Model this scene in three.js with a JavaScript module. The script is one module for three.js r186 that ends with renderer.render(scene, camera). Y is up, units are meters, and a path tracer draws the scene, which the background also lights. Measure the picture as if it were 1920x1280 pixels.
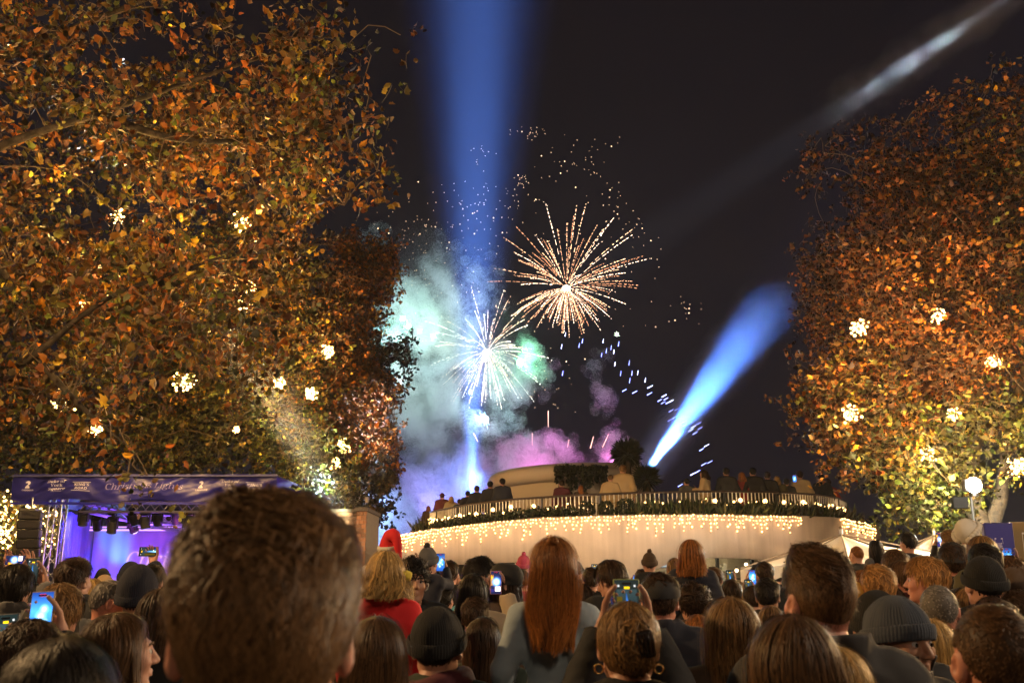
import * as THREE from 'three';
import { mergeGeometries } from 'three/addons/utils/BufferGeometryUtils.js';
import { RoundedBoxGeometry } from 'three/addons/geometries/RoundedBoxGeometry.js';
import { ImprovedNoise } from 'three/addons/math/ImprovedNoise.js';

// ---------- camera, sky, haze, exposure ----------
const scene = new THREE.Scene();
const camera = new THREE.PerspectiveCamera(39.3, 1.5, 0.1, 900);
const PITCH = 13.8 * Math.PI / 180, EYE = 1.72, F = 1792;
camera.position.set(0, EYE, 0);
camera.rotation.x = PITCH;
camera.focus = 22;
camera.userData.fStop = 6.5;
const renderer = new THREE.WebGLRenderer({ antialias: true });
renderer.toneMapping = THREE.LinearToneMapping;
renderer.toneMappingExposure = 1;
renderer.shadowMap.enabled = true;
const noise_ = new ImprovedNoise();
const N3 = (x, y, z) => noise_.noise(x, y, z);
const fbm = (x, y, z, o = 4) => { let s = 0, a = .5; for (let i = 0; i < o; i++) { s += a * N3(x, y, z); x = x * 2.03 + 7.1; y = y * 2.03 + 3.3; z = z * 2.03 + 1.7; a *= .5; } return s; };
{ // night sky: almost black, a little town glow low down
  const W = 512, H = 256, d = new Float32Array(W * H * 4);
  for (let y = 0; y < H; y++) for (let x = 0; x < W; x++) {
    const up = Math.max(0, ((y + .5) / H - .5) * 2), th = (x / W - .5) * Math.PI * 2, c = Math.sqrt(1 - up * up), n = fbm(Math.cos(th) * c * 2.2 + 5, up * 3.4, Math.sin(th) * c * 2.2, 5), cl = 1.5 * Math.max(0, n + .12), k = 1 + .5 * Math.exp(-up * 5) + cl, i = (y * W + x) * 4;
    d[i] = .0042 * k; d[i + 1] = .0034 * k; d[i + 2] = .0062 * k - .0022 * cl; d[i + 3] = 1;
  }
  const t = new THREE.DataTexture(d, W, H, THREE.RGBAFormat, THREE.FloatType);
  t.mapping = THREE.EquirectangularReflectionMapping; t.magFilter = THREE.LinearFilter; t.needsUpdate = true;
  scene.background = t; scene.environment = t;
}
scene.fog = new THREE.FogExp2(0xffffff, 0.0005);
{ // the moon behind thin cloud: very weak
  const s = new THREE.DirectionalLight(0xfff0dc, .012); s.name = 'moon'; s.position.set(-30, 60, 40); s.castShadow = true; s.shadow.radius = 20;
  scene.add(s, s.target);
}

// ---------- helpers ----------
let seed_ = 7;
const reseed = (n) => { seed_ = n | 0; };
const rnd = () => { seed_ = (seed_ + 0x6d2b79f5) | 0; let t = Math.imul(seed_ ^ (seed_ >>> 15), 1 | seed_); t = (t + Math.imul(t ^ (t >>> 7), 61 | t)) ^ t; return ((t ^ (t >>> 14)) >>> 0) / 4294967296; };
const rr = (a, b) => a + (b - a) * rnd();
const V = (x, y, z) => new THREE.Vector3(x, y, z);
const pick = (a) => a[Math.floor(rnd() * a.length)];
const lerp = THREE.MathUtils.lerp, clamp = THREE.MathUtils.clamp, sstep = THREE.MathUtils.smoothstep;
const D2R = Math.PI / 180;
// where the sight line through a point of the photograph (1920 x 1280) reaches the plane d metres ahead
function P(px, py, d) {
  const x = (px - 960) / F, y = -(py - 640) / F, c = Math.cos(PITCH), s = Math.sin(PITCH);
  const v = V(x, y * c + s, y * s - c); v.multiplyScalar(-d / v.z); v.y += EYE; return v;
}
const used = {};
const numbered = (n) => { const k = used[n] = (used[n] ?? -1) + 1; return k ? n + '_' + String(k).padStart(3, '0') : n; };
function tag(o, label, category, group) { o.userData.label = label; o.userData.category = category; if (group) o.userData.group = group; return o; }
function thing(name, label, category, pos, turn = 0, group) {
  const o = new THREE.Group(); o.name = numbered(name); if (pos) o.position.copy(pos); o.rotation.y = turn; scene.add(o); return tag(o, label, category, group);
}
function part(name, geo, m, parent) {
  const o = new THREE.Mesh(geo, m); o.name = name; o.castShadow = o.receiveShadow = true; (parent ?? scene).add(o); return o;
}
function struct(name, geo, m) { const o = part(name, geo, m); o.name = numbered(name); o.userData.kind = 'structure'; return o; }
const lin = (r, g, b) => new THREE.Color().setRGB(r, g, b);
const mats = {};
function mat(r, g, b, rough = .8, extra = {}) {
  const key = [r, g, b, rough, JSON.stringify(extra)].join();
  return mats[key] ??= new THREE.MeshPhysicalMaterial({ color: lin(r, g, b), roughness: rough, ...extra });
}
function glow(r, g, b, k = 1) {
  const key = 'e' + [r, g, b, k].join();
  return mats[key] ??= new THREE.MeshStandardMaterial({ color: lin(.02, .02, .02), roughness: .6, emissive: lin(r, g, b), emissiveIntensity: k });
}
const box = (w, h, d, x = 0, y = 0, z = 0) => new THREE.BoxGeometry(w, h, d).translate(x, y, z);
const rbox = (w, h, d, r, x = 0, y = 0, z = 0, s = 2) => new RoundedBoxGeometry(w, h, d, s, r).translate(x, y, z);
function tube(pts, r, seg = 12, sides = 6) { return new THREE.TubeGeometry(new THREE.CatmullRomCurve3(pts), seg, r, sides, false); }
// a straight bar from a to b
function bar(a, b, r, sides = 6, r2 = r) {
  const d = b.clone().sub(a), g = new THREE.CylinderGeometry(r2, r, d.length(), sides, 1);
  g.applyQuaternion(new THREE.Quaternion().setFromUnitVectors(V(0, 1, 0), d.clone().normalize()));
  return g.translate((a.x + b.x) / 2, (a.y + b.y) / 2, (a.z + b.z) / 2);
}
// a limb that tapers along its points
function limb(pts, r0, r1, sides = 7, wob = .12) {
  const curve = new THREE.CatmullRomCurve3(pts), n = Math.max(3, pts.length * 3), fr = curve.computeFrenetFrames(n), pos = [], idx = [], uv = [];
  for (let i = 0; i <= n; i++) {
    const c = curve.getPoint(i / n), r = lerp(r0, r1, i / n);
    for (let j = 0; j <= sides; j++) {
      const a = j / sides * Math.PI * 2, k = r * (1 + wob * N3(c.x * 3 + Math.cos(a) * 2, c.y * 2, c.z * 3 + Math.sin(a) * 2));
      const p = c.clone().addScaledVector(fr.normals[i], Math.cos(a) * k).addScaledVector(fr.binormals[i], Math.sin(a) * k);
      pos.push(p.x, p.y, p.z); uv.push(j / sides * r * 6, i / n * curve.getLength());
    }
  }
  for (let i = 0; i < n; i++) for (let j = 0; j < sides; j++) { const a = i * (sides + 1) + j, b = a + sides + 1; idx.push(a, b, a + 1, b, b + 1, a + 1); }
  return geoOf(pos, idx, uv);
}
function geoOf(pos, idx, uv, color) {
  const g = new THREE.BufferGeometry();
  g.setAttribute('position', new THREE.Float32BufferAttribute(pos, 3));
  if (uv) g.setAttribute('uv', new THREE.Float32BufferAttribute(uv, 2));
  if (color) g.setAttribute('color', new THREE.Float32BufferAttribute(color, 3));
  if (idx) g.setIndex(idx);
  g.computeVertexNormals(); return g;
}
function merge(list) {
  const all = list.map((g) => { const o = g.index ? g.toNonIndexed() : g.clone(); for (const k of Object.keys(o.attributes)) if (!['position', 'normal'].includes(k)) o.deleteAttribute(k); return o; });
  return mergeGeometries(all);
}
function mergeUV(list) {
  const all = list.map((g) => { const o = g.index ? g.toNonIndexed() : g.clone(); for (const k of Object.keys(o.attributes)) if (!['position', 'normal', 'uv'].includes(k)) o.deleteAttribute(k); return o; });
  return mergeGeometries(all);
}
function noiseTex(n, fn, rep = 1, srgb = false) {
  const d = new Uint8Array(n * n * 4);
  for (let y = 0; y < n; y++) for (let x = 0; x < n; x++) { const c = fn(x / n, y / n), i = (y * n + x) * 4; for (let k = 0; k < 3; k++) d[i + k] = clamp(Math.round((Array.isArray(c) ? c[k] : c) * 255), 0, 255); d[i + 3] = 255; }
  const t = new THREE.DataTexture(d, n, n); t.wrapS = t.wrapT = THREE.RepeatWrapping; t.magFilter = THREE.LinearFilter; t.repeat.set(rep, rep); if (srgb) t.colorSpace = THREE.SRGBColorSpace; t.needsUpdate = true; return t;
}
function canvasTex(w, h, draw) {
  const c = document.createElement('canvas'); c.width = w; c.height = h; draw(c.getContext('2d'), w, h);
  const t = new THREE.CanvasTexture(c); t.colorSpace = THREE.SRGBColorSpace; return t;
}
// periodic-looking fine noise tiles
const bumpFine = noiseTex(256, (u, v) => .5 + .5 * fbm(u * 40, v * 40, 1.5, 4));
const bumpKnit = noiseTex(128, (u, v) => .5 + .35 * Math.sin(u * Math.PI * 2 * 16) * Math.abs(Math.sin(v * Math.PI * 2 * 16 + Math.cos(u * Math.PI * 32))));
// a skin over f(x, y, z) = 0 (surface nets)
function nets(f, lo, hi, h) {
  const nx = Math.ceil((hi[0] - lo[0]) / h) + 1, ny = Math.ceil((hi[1] - lo[1]) / h) + 1, nz = Math.ceil((hi[2] - lo[2]) / h) + 1, v = new Float32Array(nx * ny * nz);
  const at = (i, j, k) => (k * ny + j) * nx + i;
  for (let k = 0; k < nz; k++) for (let j = 0; j < ny; j++) for (let i = 0; i < nx; i++) v[at(i, j, k)] = f(lo[0] + i * h, lo[1] + j * h, lo[2] + k * h);
  const id = new Int32Array(nx * ny * nz).fill(-1), pos = [], idx = [];
  for (let k = 0; k < nz - 1; k++) for (let j = 0; j < ny - 1; j++) for (let i = 0; i < nx - 1; i++) {
    let m = 0; for (let c = 0; c < 8; c++) if (v[at(i + (c & 1), j + (c >> 1 & 1), k + (c >> 2))] < 0) m |= 1 << c;
    if (m === 0 || m === 255) continue;
    let n = 0, x = 0, y = 0, z = 0;
    const edge = (a, b) => { if ((m >> a & 1) === (m >> b & 1)) return; const va = v[at(i + (a & 1), j + (a >> 1 & 1), k + (a >> 2))], vb = v[at(i + (b & 1), j + (b >> 1 & 1), k + (b >> 2))], t = va / (va - vb); x += lerp(a & 1, b & 1, t); y += lerp(a >> 1 & 1, b >> 1 & 1, t); z += lerp(a >> 2, b >> 2, t); n++; };
    for (let a = 0; a < 8; a++) for (const bit of [1, 2, 4]) if (!(a & bit)) edge(a, a | bit);
    id[at(i, j, k)] = pos.length / 3; pos.push(lo[0] + (i + x / n) * h, lo[1] + (j + y / n) * h, lo[2] + (k + z / n) * h);
  }
  const quad = (a, b, c, d, flip) => { if (a < 0 || b < 0 || c < 0 || d < 0) return; flip ? idx.push(a, c, b, a, d, c) : idx.push(a, b, c, a, c, d); };
  for (let k = 1; k < nz - 1; k++) for (let j = 1; j < ny - 1; j++) for (let i = 1; i < nx - 1; i++) {
    const s = v[at(i, j, k)] < 0;
    if (s !== v[at(i + 1, j, k)] < 0) quad(id[at(i, j - 1, k - 1)], id[at(i, j, k - 1)], id[at(i, j, k)], id[at(i, j - 1, k)], !s);
    if (s !== v[at(i, j + 1, k)] < 0) quad(id[at(i - 1, j, k - 1)], id[at(i - 1, j, k)], id[at(i, j, k)], id[at(i, j, k - 1)], !s);
    if (s !== v[at(i, j, k + 1)] < 0) quad(id[at(i - 1, j - 1, k)], id[at(i, j - 1, k)], id[at(i, j, k)], id[at(i - 1, j, k)], !s);
  }
  return geoOf(pos, idx);
}
const smin = (a, b, k) => { const h = Math.max(k - Math.abs(a - b), 0) / k; return Math.min(a, b) - h * h * k * .25; };
function cap(px, py, pz, a, b, ra, rb, fz = 1) { // tapered capsule; fz squashes depth
  const bx = b[0] - a[0], by = b[1] - a[1], bz = (b[2] - a[2]) / fz, x = px - a[0], y = py - a[1], z = (pz - a[2]) / fz;
  const t = clamp((x * bx + y * by + z * bz) / (bx * bx + by * by + bz * bz + 1e-9), 0, 1);
  return Math.hypot(x - bx * t, y - by * t, z - bz * t) - lerp(ra, rb, t);
}
function ell(px, py, pz, c, r) {
  const x = px - c[0], y = py - c[1], z = pz - c[2], k0 = Math.hypot(x / r[0], y / r[1], z / r[2]), k1 = Math.hypot(x / r[0] ** 2, y / r[1] ** 2, z / r[2] ** 2);
  return k1 < 1e-9 ? -Math.min(...r) : k0 * (k0 - 1) / k1;
}
function pointLight(p, c, I, radius = 1, name = 'lamp_light', parent = scene) { const l = new THREE.PointLight(c, I); l.name = name; l.position.copy(p); l.castShadow = true; l.shadow.radius = radius; parent.add(l); return l; }
function spotLight(a, b, deg, pen, c, I, radius = 4, name = 'searchlight_beam') { const l = new THREE.SpotLight(c, I, 0, deg * D2R, pen, 2); l.name = name; l.position.copy(a); l.target.position.copy(b); l.castShadow = true; l.shadow.radius = radius; scene.add(l, l.target); return l; }
// ---------- the ground ----------
reseed(11);
const CB = V(4.25, 0, -34), RB = 8.05; // the round building's centre and radius
const stoneTex = noiseTex(256, (u, v) => { const n = .5 + .5 * fbm(u * 8, v * 8, 3, 5); return [.34 + .12 * n, .32 + .11 * n, .3 + .1 * n]; }, 60, true);
struct('ground', new THREE.PlaneGeometry(700, 700).rotateX(-Math.PI / 2), new THREE.MeshStandardMaterial({ map: stoneTex, roughness: .75 }));

// ---------- the round white building ----------
const stainTex = noiseTex(512, (u, v) => { const s = fbm(u * 60, v * 3, 1, 4), b = fbm(u * 9, v * 9, 6, 4); const k = .9 + .09 * s + .08 * b; return [k, k * .985, k * .96]; }, .12, true);
const white = new THREE.MeshPhysicalMaterial({ map: stainTex, color: lin(.68, .6, .55), roughness: .7, bumpMap: bumpFine, bumpScale: .004 });
const bld = thing('round_building', 'round white two storey pavilion with curved parapet, roof terrace and arched openings', 'building', CB);
// angle round the building (0 faces the camera, + to the right) of a column of the photograph
function aOf(px) { const k = (px - 960) / F / .985, A = 1 + k * k, B = 2 * (k * CB.x * -1 + CB.z * 1), C = CB.x ** 2 + CB.z ** 2 - RB * RB; const D = Math.max(0, B * B - 4 * A * C), t = (-B - Math.sqrt(D)) / (2 * A); const x = k * t - CB.x, z = -t - CB.z; return Math.atan2(x, z); }
const onB = (a, y, r = RB) => V(Math.sin(a) * r, y, Math.cos(a) * r);
function table(rows, px) { for (let i = 1; i < rows.length; i++) if (px <= rows[i][0]) { const [a, b] = rows[i - 1], [c, d] = rows[i]; return lerp(b, d, clamp((px - a) / (c - a), 0, 1)); } return rows[rows.length - 1][1]; }
const yOn = (px, py, r = RB) => { const w = onB(aOf(px), 0, r).add(CB); return P(px, py, -w.z).y; };
const PX0 = 757, PX1 = 1619, A0 = aOf(PX0), A1 = aOf(PX1);
const topRows = [[757, 1004], [800, 994], [900, 981], [1000, 971], [1100, 967], [1200, 965], [1300, 964], [1480, 967], [1560, 971], [1619, 984]];
const aToPx = (a) => { const w = onB(a, 0).add(CB); return 960 + w.x / -w.z * F * .985; };
const aVis = (a) => clamp(a, A0 * .97, A1 * .97);
const topY = (a) => { const px = clamp(aToPx(aVis(a)), PX0 + 3, PX1 - 3); return yOn(px, table(topRows, px)); };
const botRows = [[757, 1062], [820, 1060], [1000, 1052], [1030, 1056], [1075, 1140], [1160, 1140], [1185, 1095], [1215, 1068], [1260, 1050], [1320, 1045], [1400, 1047], [1436, 1056], [1475, 1090], [1500, 1140], [1619, 1140]];
const botY = (a) => { if (a < A0 * .97 || a > A1 * .97) return .02; const px = aToPx(a); return Math.max(.02, yOn(px, table(botRows, px))); };
{
  const n = 200, pos = [], idx = [], uv = [];
  const rings = [[0, 0], [0, .5], [0, 1], [-.035, 1.0], [-.26, 1.0], [-.3, .985], [-.3, .5], [-.3, 0]];
  for (let i = 0; i <= n; i++) {
    const a = -Math.PI + i / n * Math.PI * 2, t = topY(a), b = botY(a);
    rings.forEach(([dr, f], k) => { const y = lerp(b, t, f) + (k === 3 || k === 4 ? .02 : 0), p = onB(a, y, RB + dr); pos.push(p.x, p.y, p.z); uv.push(a * RB, y); });
  }
  const m = rings.length;
  for (let i = 0; i < n; i++) for (let k = 0; k < m; k++) { const a = i * m + k, b = i * m + (k + 1) % m, c = a + m, d = b + m; idx.push(a, c, b, b, c, d); }
  part('parapet_wall', geoOf(pos, idx, uv), white, bld);
}
for (let k = 0; k < 6; k++) { const a = lerp(A0, A1, (k + .5 + .2 * Math.sin(k * 3)) / 6), y0 = Math.max(botY(a), .1), y1 = topY(a) - .03, j = part('panel_joint', box(.007, y1 - y0, .003), mat(.45, .4, .35, .9), bld); const p = onB(a, (y0 + y1) / 2, RB + .001); j.position.copy(p); j.rotation.y = a; }
const floorY = 2.86;
part('terrace_floor', new THREE.CylinderGeometry(RB - .31, RB - .31, .3, 90).translate(0, floorY - .15, 0), mat(.16, .14, .12, .8), bld);
// glazing set back behind the openings
const frameM = mat(.03, .03, .032, .5), paneM = new THREE.MeshPhysicalMaterial({ color: lin(.9, .93, .92), roughness: .04, transmission: 1, thickness: 0, ior: 1.45 });
for (let k = 0; k < 13; k++) {
  const a0 = lerp(-1.25, .62, k / 13), a1 = lerp(-1.25, .62, (k + 1) / 13), p = onB(a0, 0, RB - .75), q = onB(a1, 0, RB - .75), mid = p.clone().add(q).multiplyScalar(.5), w = p.distanceTo(q);
  const pane = part('window', box(w - .07, 2.52, .012), paneM, bld); pane.position.set(mid.x, 1.34, mid.z); pane.rotation.y = (a0 + a1) / 2;
  const fr = part('frame', merge([box(.07, 2.62, .1, -w / 2, 0, 0), box(w - .07, .06, .09, 0, 1.28, 0), box(w - .07, .05, .09, 0, -1.27, 0)]), frameM, pane); fr.position.y = 0;
}
{ // the shop inside: back wall, shelves with goods, ceiling lights, a column
  part('back_wall', new THREE.CylinderGeometry(4.4, 4.4, 2.68, 48, 1, true).translate(0, 1.35, 0), mat(.5, .4, .28, .8), bld);
  part('ceiling', new THREE.CylinderGeometry(RB - .3, RB - .3, .02, 64).translate(0, floorY - .165, 0), mat(.6, .55, .48, .8), bld);
  for (let k = 0; k < 11; k++) {
    const a = lerp(-1.2, .5, k / 10), p = onB(a, 1.1, 4.62), sh = part('shelf', merge([box(.62, .03, .3, 0, .35, 0), box(.62, .03, .3, 0, -.1, 0), box(.03, 1.5, .3, -.31, 0, 0), box(.03, 1.5, .3, .31, 0, 0), box(.62, .03, .3, 0, .75, 0)]), mat(.3, .22, .12, .6), bld);
    sh.position.copy(p); sh.rotation.y = a;
    const goods = []; for (let j = 0; j < 9; j++) { const h = rr(.12, .3); goods.push(rbox(rr(.08, .16), h, .14, .02, rr(-.22, .22), [-.085, .365, .765][j % 3] + h / 2, rr(-.05, .08), 1)); }
    part('goods', merge(goods), pick([mat(.6, .5, .2), mat(.2, .3, .35), mat(.6, .55, .45), mat(.35, .12, .08)]), sh);
  }
  for (let k = 0; k < 9; k++) { const a = lerp(-1.15, .5, k / 8), p = onB(a, floorY - .19, 5.9), c = part('ceiling_light', new THREE.CylinderGeometry(.16, .16, .03, 20), glow(1, .82, .55, 5), bld); c.position.copy(p); }
  for (const a of [-1.0, -.55, .12, .42]) pointLight(onB(a, floorY - .3, 5.9).add(CB), lin(1, .8, .5), 9, 6, 'ceiling_light_lamp');
  const bx = part('exit_sign', rbox(.42, .16, .05, .012), mat(.1, .3, .2, .5), bld); bx.position.copy(onB(aOf(866), yOn(866, 1064), RB - .9)); bx.rotation.y = aOf(866);
  part('lit_face', box(.38, .12, .01, 0, 0, .03), glow(.15, 1, .55, 2.2), bx);
  const sc = part('menu_screen', rbox(.62, .34, .05, .01), mat(.03, .03, .03), bld); sc.position.copy(onB(aOf(1255), yOn(1255, 1050) - .02, RB - 1.1)); sc.rotation.y = aOf(1255);
  part('lit_face', box(.58, .3, .01, 0, 0, .03), glow(.6, .75, .9, .8), sc);
}
// railing round the terrace
{
  const rail = thing('terrace_railing', 'dark handrail on thin pale uprights round the roof terrace', 'railing', CB);
  const R = RB - .95, railRows = [[800, 962], [880, 946], [964, 936], [1065, 929], [1180, 924], [1310, 921], [1430, 922], [1513, 927], [1557, 934], [1570, 940]];
  const aR = (px) => { const k = (px - 960) / F / .985, A = 1 + k * k, B = 2 * (-k * CB.x + CB.z), C = CB.x ** 2 + CB.z ** 2 - R * R, D = Math.max(0, B * B - 4 * A * C), t = (-B - Math.sqrt(D)) / (2 * A); return Math.atan2(k * t - CB.x, -t - CB.z); };
  const a0 = aR(808), a1 = aR(1568), px = (a) => { const w = onB(a, 0, R).add(CB); return 960 + w.x / -w.z * F * .985; }, ry = (a) => { const b = clamp(a, a0, a1), q = px(b), w = onB(b, 0, R).add(CB); return P(q, table(railRows, q), -w.z).y; };
  const n = Math.round((a1 - a0) * R / .125), top = [], low = [];
  const bal = new THREE.CylinderGeometry(.017, .017, 1, 6), silver = mat(.72, .68, .62, .4);
  for (let i = -6; i <= n + 6; i++) {
    const a = lerp(a0, a1, i / n), y = ry(a), p = onB(a, y, R); top.push(p); low.push(p.clone().setY(y - .62));
    const b = part('baluster', bal, silver, rail); b.scale.y = .62; b.position.set(p.x, y - .31, p.z);
    if (i % 14 === 0) part('post', box(.05, y - floorY + .01, .05, p.x, (y + floorY) / 2 - .01, p.z), frameM, rail);
  }
  part('handrail', tube(top, .034, 160, 6), mat(.05, .03, .025, .5), rail); part('bottom_rail', tube(low, .02, 160, 5), frameM, rail);
  const fest = thing('festoon_lights', 'row of warm round bulbs strung along the terrace railing', 'string lights', CB), bulbs = [], wire = [];
  for (let i = 0; i <= 74; i++) { const a = lerp(a0, a1, (i + rr(-.25, .25)) / 74), p = onB(a, ry(a) - .26 + .05 * Math.sin(i * 1.9) - rr(0, .1), R + .05); wire.push(p.clone().add(V(0, .05, 0))); bulbs.push(new THREE.IcosahedronGeometry(i % 3 === 0 ? .062 : rr(.022, .036), 1).translate(p.x, p.y, p.z)); }
  part('bulbs', merge(bulbs), glow(1, .58, .2, 8), fest).userData.kind = 'stuff'; part('wire', tube(wire, .006, 200, 4), mat(.02, .03, .02), fest);
  for (const f of [.08, .2, .32, .44, .56, .68, .8, .92]) pointLight(onB(lerp(a0, a1, f), ry(lerp(a0, a1, f)) - .5, R + .22).add(CB), lin(1, .66, .36), 1.3, 8, 'bulb_light');
}
// icicle lights down the parapet
function icicles(label, p0, p1, step) {
  const t = thing('icicle_lights', label, 'string lights', CB), bulbs = [], wires = [], head = [], a0 = aOf(p0), a1 = aOf(p1), n = Math.round(Math.abs(a1 - a0) * RB / step);
  for (let i = 0; i <= n; i++) {
    const a = lerp(a0, a1, i / n), y = topY(a) - .01, L = [.12, .36, .2, .55, .28, .44, .16][i % 7] * rr(.7, 1.15), r = RB + .035;
    head.push(onB(a, y + .01, r));
    wires.push(bar(onB(a, y, r), onB(a, y - L, r), .004, 4));
    for (let k = 0; k * .1 <= L; k++) { const p = onB(a + rr(-.004, .004), y - k * .1 - rr(0, .05), r + rr(0, .03)); bulbs.push(new THREE.IcosahedronGeometry(rr(.015, .027), 0).translate(p.x, p.y, p.z)); }
  }
  part('bulbs', merge(bulbs), glow(1, .5, .16, 9), t).userData.kind = 'stuff';
  part('wire', merge([...wires, tube(head, .007, 120, 4)]), mat(.04, .04, .03), t).userData.kind = 'stuff';
  const nl = p1 - p0 > 200 ? 12 : 1; for (let k = 0; k < nl; k++) { const a = lerp(a0, a1, (k + .5) / nl); pointLight(onB(a, topY(a) - .35, RB + .85).add(CB), lin(1, .68, .44), 1.8, 20, 'bulb_light'); }
}
icicles('long curtain of warm icicle lights along the white parapet', 760, 1484, .105);
icicles('short bright curtain of icicle lights at the parapet right end', 1556, 1617, .085);
// the drum on the roof
{
  const c = P(1085, 900, 33.2), y1 = P(1040, 856, 31).y, y0 = P(1000, 895, 31).y, drum = thing('roof_drum', 'low white round roof drum with thick overhanging rounded rim', 'roof structure', V(c.x, 0, -34.4));
  part('wall', new THREE.CylinderGeometry(2.72, 2.72, y0 - floorY, 64).translate(0, (y0 + floorY) / 2, 0), white, drum);
  const prof = [[0, y1 - .05], [1.6, y1 - .02], [2.5, y1 - .06], [2.85, y1 - .16], [3.0, y1 - .32], [2.96, y0 + .1], [2.8, y0 + .01], [2.6, y0]].map(([r, y]) => new THREE.Vector2(r, y));
  const g = new THREE.LatheGeometry(new THREE.SplineCurve(prof).getPoints(30), 72); g.rotateZ(.03); g.translate(0, -.03, 0);
  part('rim', g, white, drum);
}

// ---------- leaves ----------
function leafG(kind, s) {
  const out = kind === 'plane' ? [[0, 0], [.2, .06], [.46, .2], [.38, .38], [.44, .6], [.24, .66], [.02, 1.0], [-.24, .7], [-.47, .56], [-.36, .36], [-.42, .16], [-.16, .05]] : kind === 'oval' ? [[0, 0], [.3, .3], [.26, .7], [0, 1], [-.26, .7], [-.3, .3]] : [[0, 0], [.09, .4], [0, 1], [-.09, .4]];
  const pos = [0, .4 * s, -.06 * s], idx = []; out.forEach(([x, y]) => pos.push(x * s, y * s, (.55 * x * x + .3 * (y - .45) ** 2 - (y > .9 ? .14 : 0) + .12 * x) * s));
  for (let i = 0; i < out.length; i++) idx.push(0, 1 + i, 1 + (i + 1) % out.length);
  return geoOf(pos, idx);
}
const leafM = new THREE.MeshPhysicalMaterial({ color: 0xffffff, roughness: .62, transmission: .35, thickness: 0, side: THREE.DoubleSide });
const tmpM = new THREE.Matrix4(), tmpQ = new THREE.Quaternion(), tmpE = new THREE.Euler(), tmpS = V(1, 1, 1);
function scatter(name, geo, m, list, parent) { // list of [pos, euler, scale, colour]
  const im = new THREE.InstancedMesh(geo, m, list.length); im.name = name; im.userData.kind = 'stuff'; im.castShadow = im.receiveShadow = true;
  list.forEach(([p, e, s, c], i) => { tmpQ.setFromEuler(e); tmpS.setScalar(s); im.setMatrixAt(i, tmpM.compose(p, tmpQ, tmpS)); if (c) im.setColorAt(i, c); });
  parent.add(im); return im;
}
const barkTex = noiseTex(256, (u, v) => { const n = fbm(u * 7, v * 7, 2, 4), p = n > .1 ? [.26, .22, .16] : n > -.08 ? [.2, .16, .11] : [.15, .12, .08]; return p; }, 1, true);
const barkM = new THREE.MeshStandardMaterial({ map: barkTex, roughness: .85, bumpMap: bumpFine, bumpScale: .01 });
const leafTone = (set) => { const c = pick(set), k = .3 + 1.1 * rnd() ** 1.5; return lin(c[0] * k, c[1] * k, c[2] * k); };
const ORANGE = [[.46, .165, .011], [.37, .12, .008], [.5, .235, .014], [.29, .088, .007], [.44, .26, .016], [.25, .19, .018], [.16, .17, .02]];
const RUST = [[.4, .125, .01], [.31, .09, .008], [.45, .18, .013], [.24, .07, .008]];
const GREENISH = [[.18, .2, .025], [.24, .22, .025], [.3, .19, .02], [.12, .16, .02]];
// a short twig with leaves of several shapes, 1 = one leaf's length
function sprayG(n, sp) {
  const l = [], col = []; const shapes = [leafG('plane', 1), leafG('plane', 1).scale(.62, 1.1, 3), leafG('oval', 1).scale(1.1, 1, 2), leafG('plane', 1).scale(.9, .8, -2.5)];
  for (let k = 0; k < n; k++) { const g = shapes[Math.floor(rnd() * 4)].clone().toNonIndexed(), s = rr(.6, 1.2); g.scale(s, s, s); g.rotateY(rr(0, 6.3)); g.rotateX(Math.PI + rr(-1.2, 1.2)); g.rotateZ(rr(-.9, .9)); g.translate(rr(-1, 1) * sp, rr(-1.2, .8) * sp, rr(-1, 1) * sp); const c = .4 + 2.3 * rnd() ** 1.9, gr = rr(.8, 1.25); for (let i = 0; i < g.attributes.position.count; i++) col.push(c, c * gr, c); l.push(g); }
  const t = new THREE.TubeGeometry(new THREE.CatmullRomCurve3([V(0, sp * .9, 0), V(.1, 0, .1).multiplyScalar(sp), V(-.1, -sp, .1)]), 5, .05, 3).toNonIndexed(); for (let i = 0; i < t.attributes.position.count; i++) col.push(.25, .3, .4); l.push(t);
  const g = merge(l); g.setAttribute('color', new THREE.Float32BufferAttribute(col, 3)); return g;
}
const sprayM = new THREE.MeshPhysicalMaterial({ color: 0xffffff, roughness: .58, transmission: .3, thickness: 0, side: THREE.DoubleSide, vertexColors: true });
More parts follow.
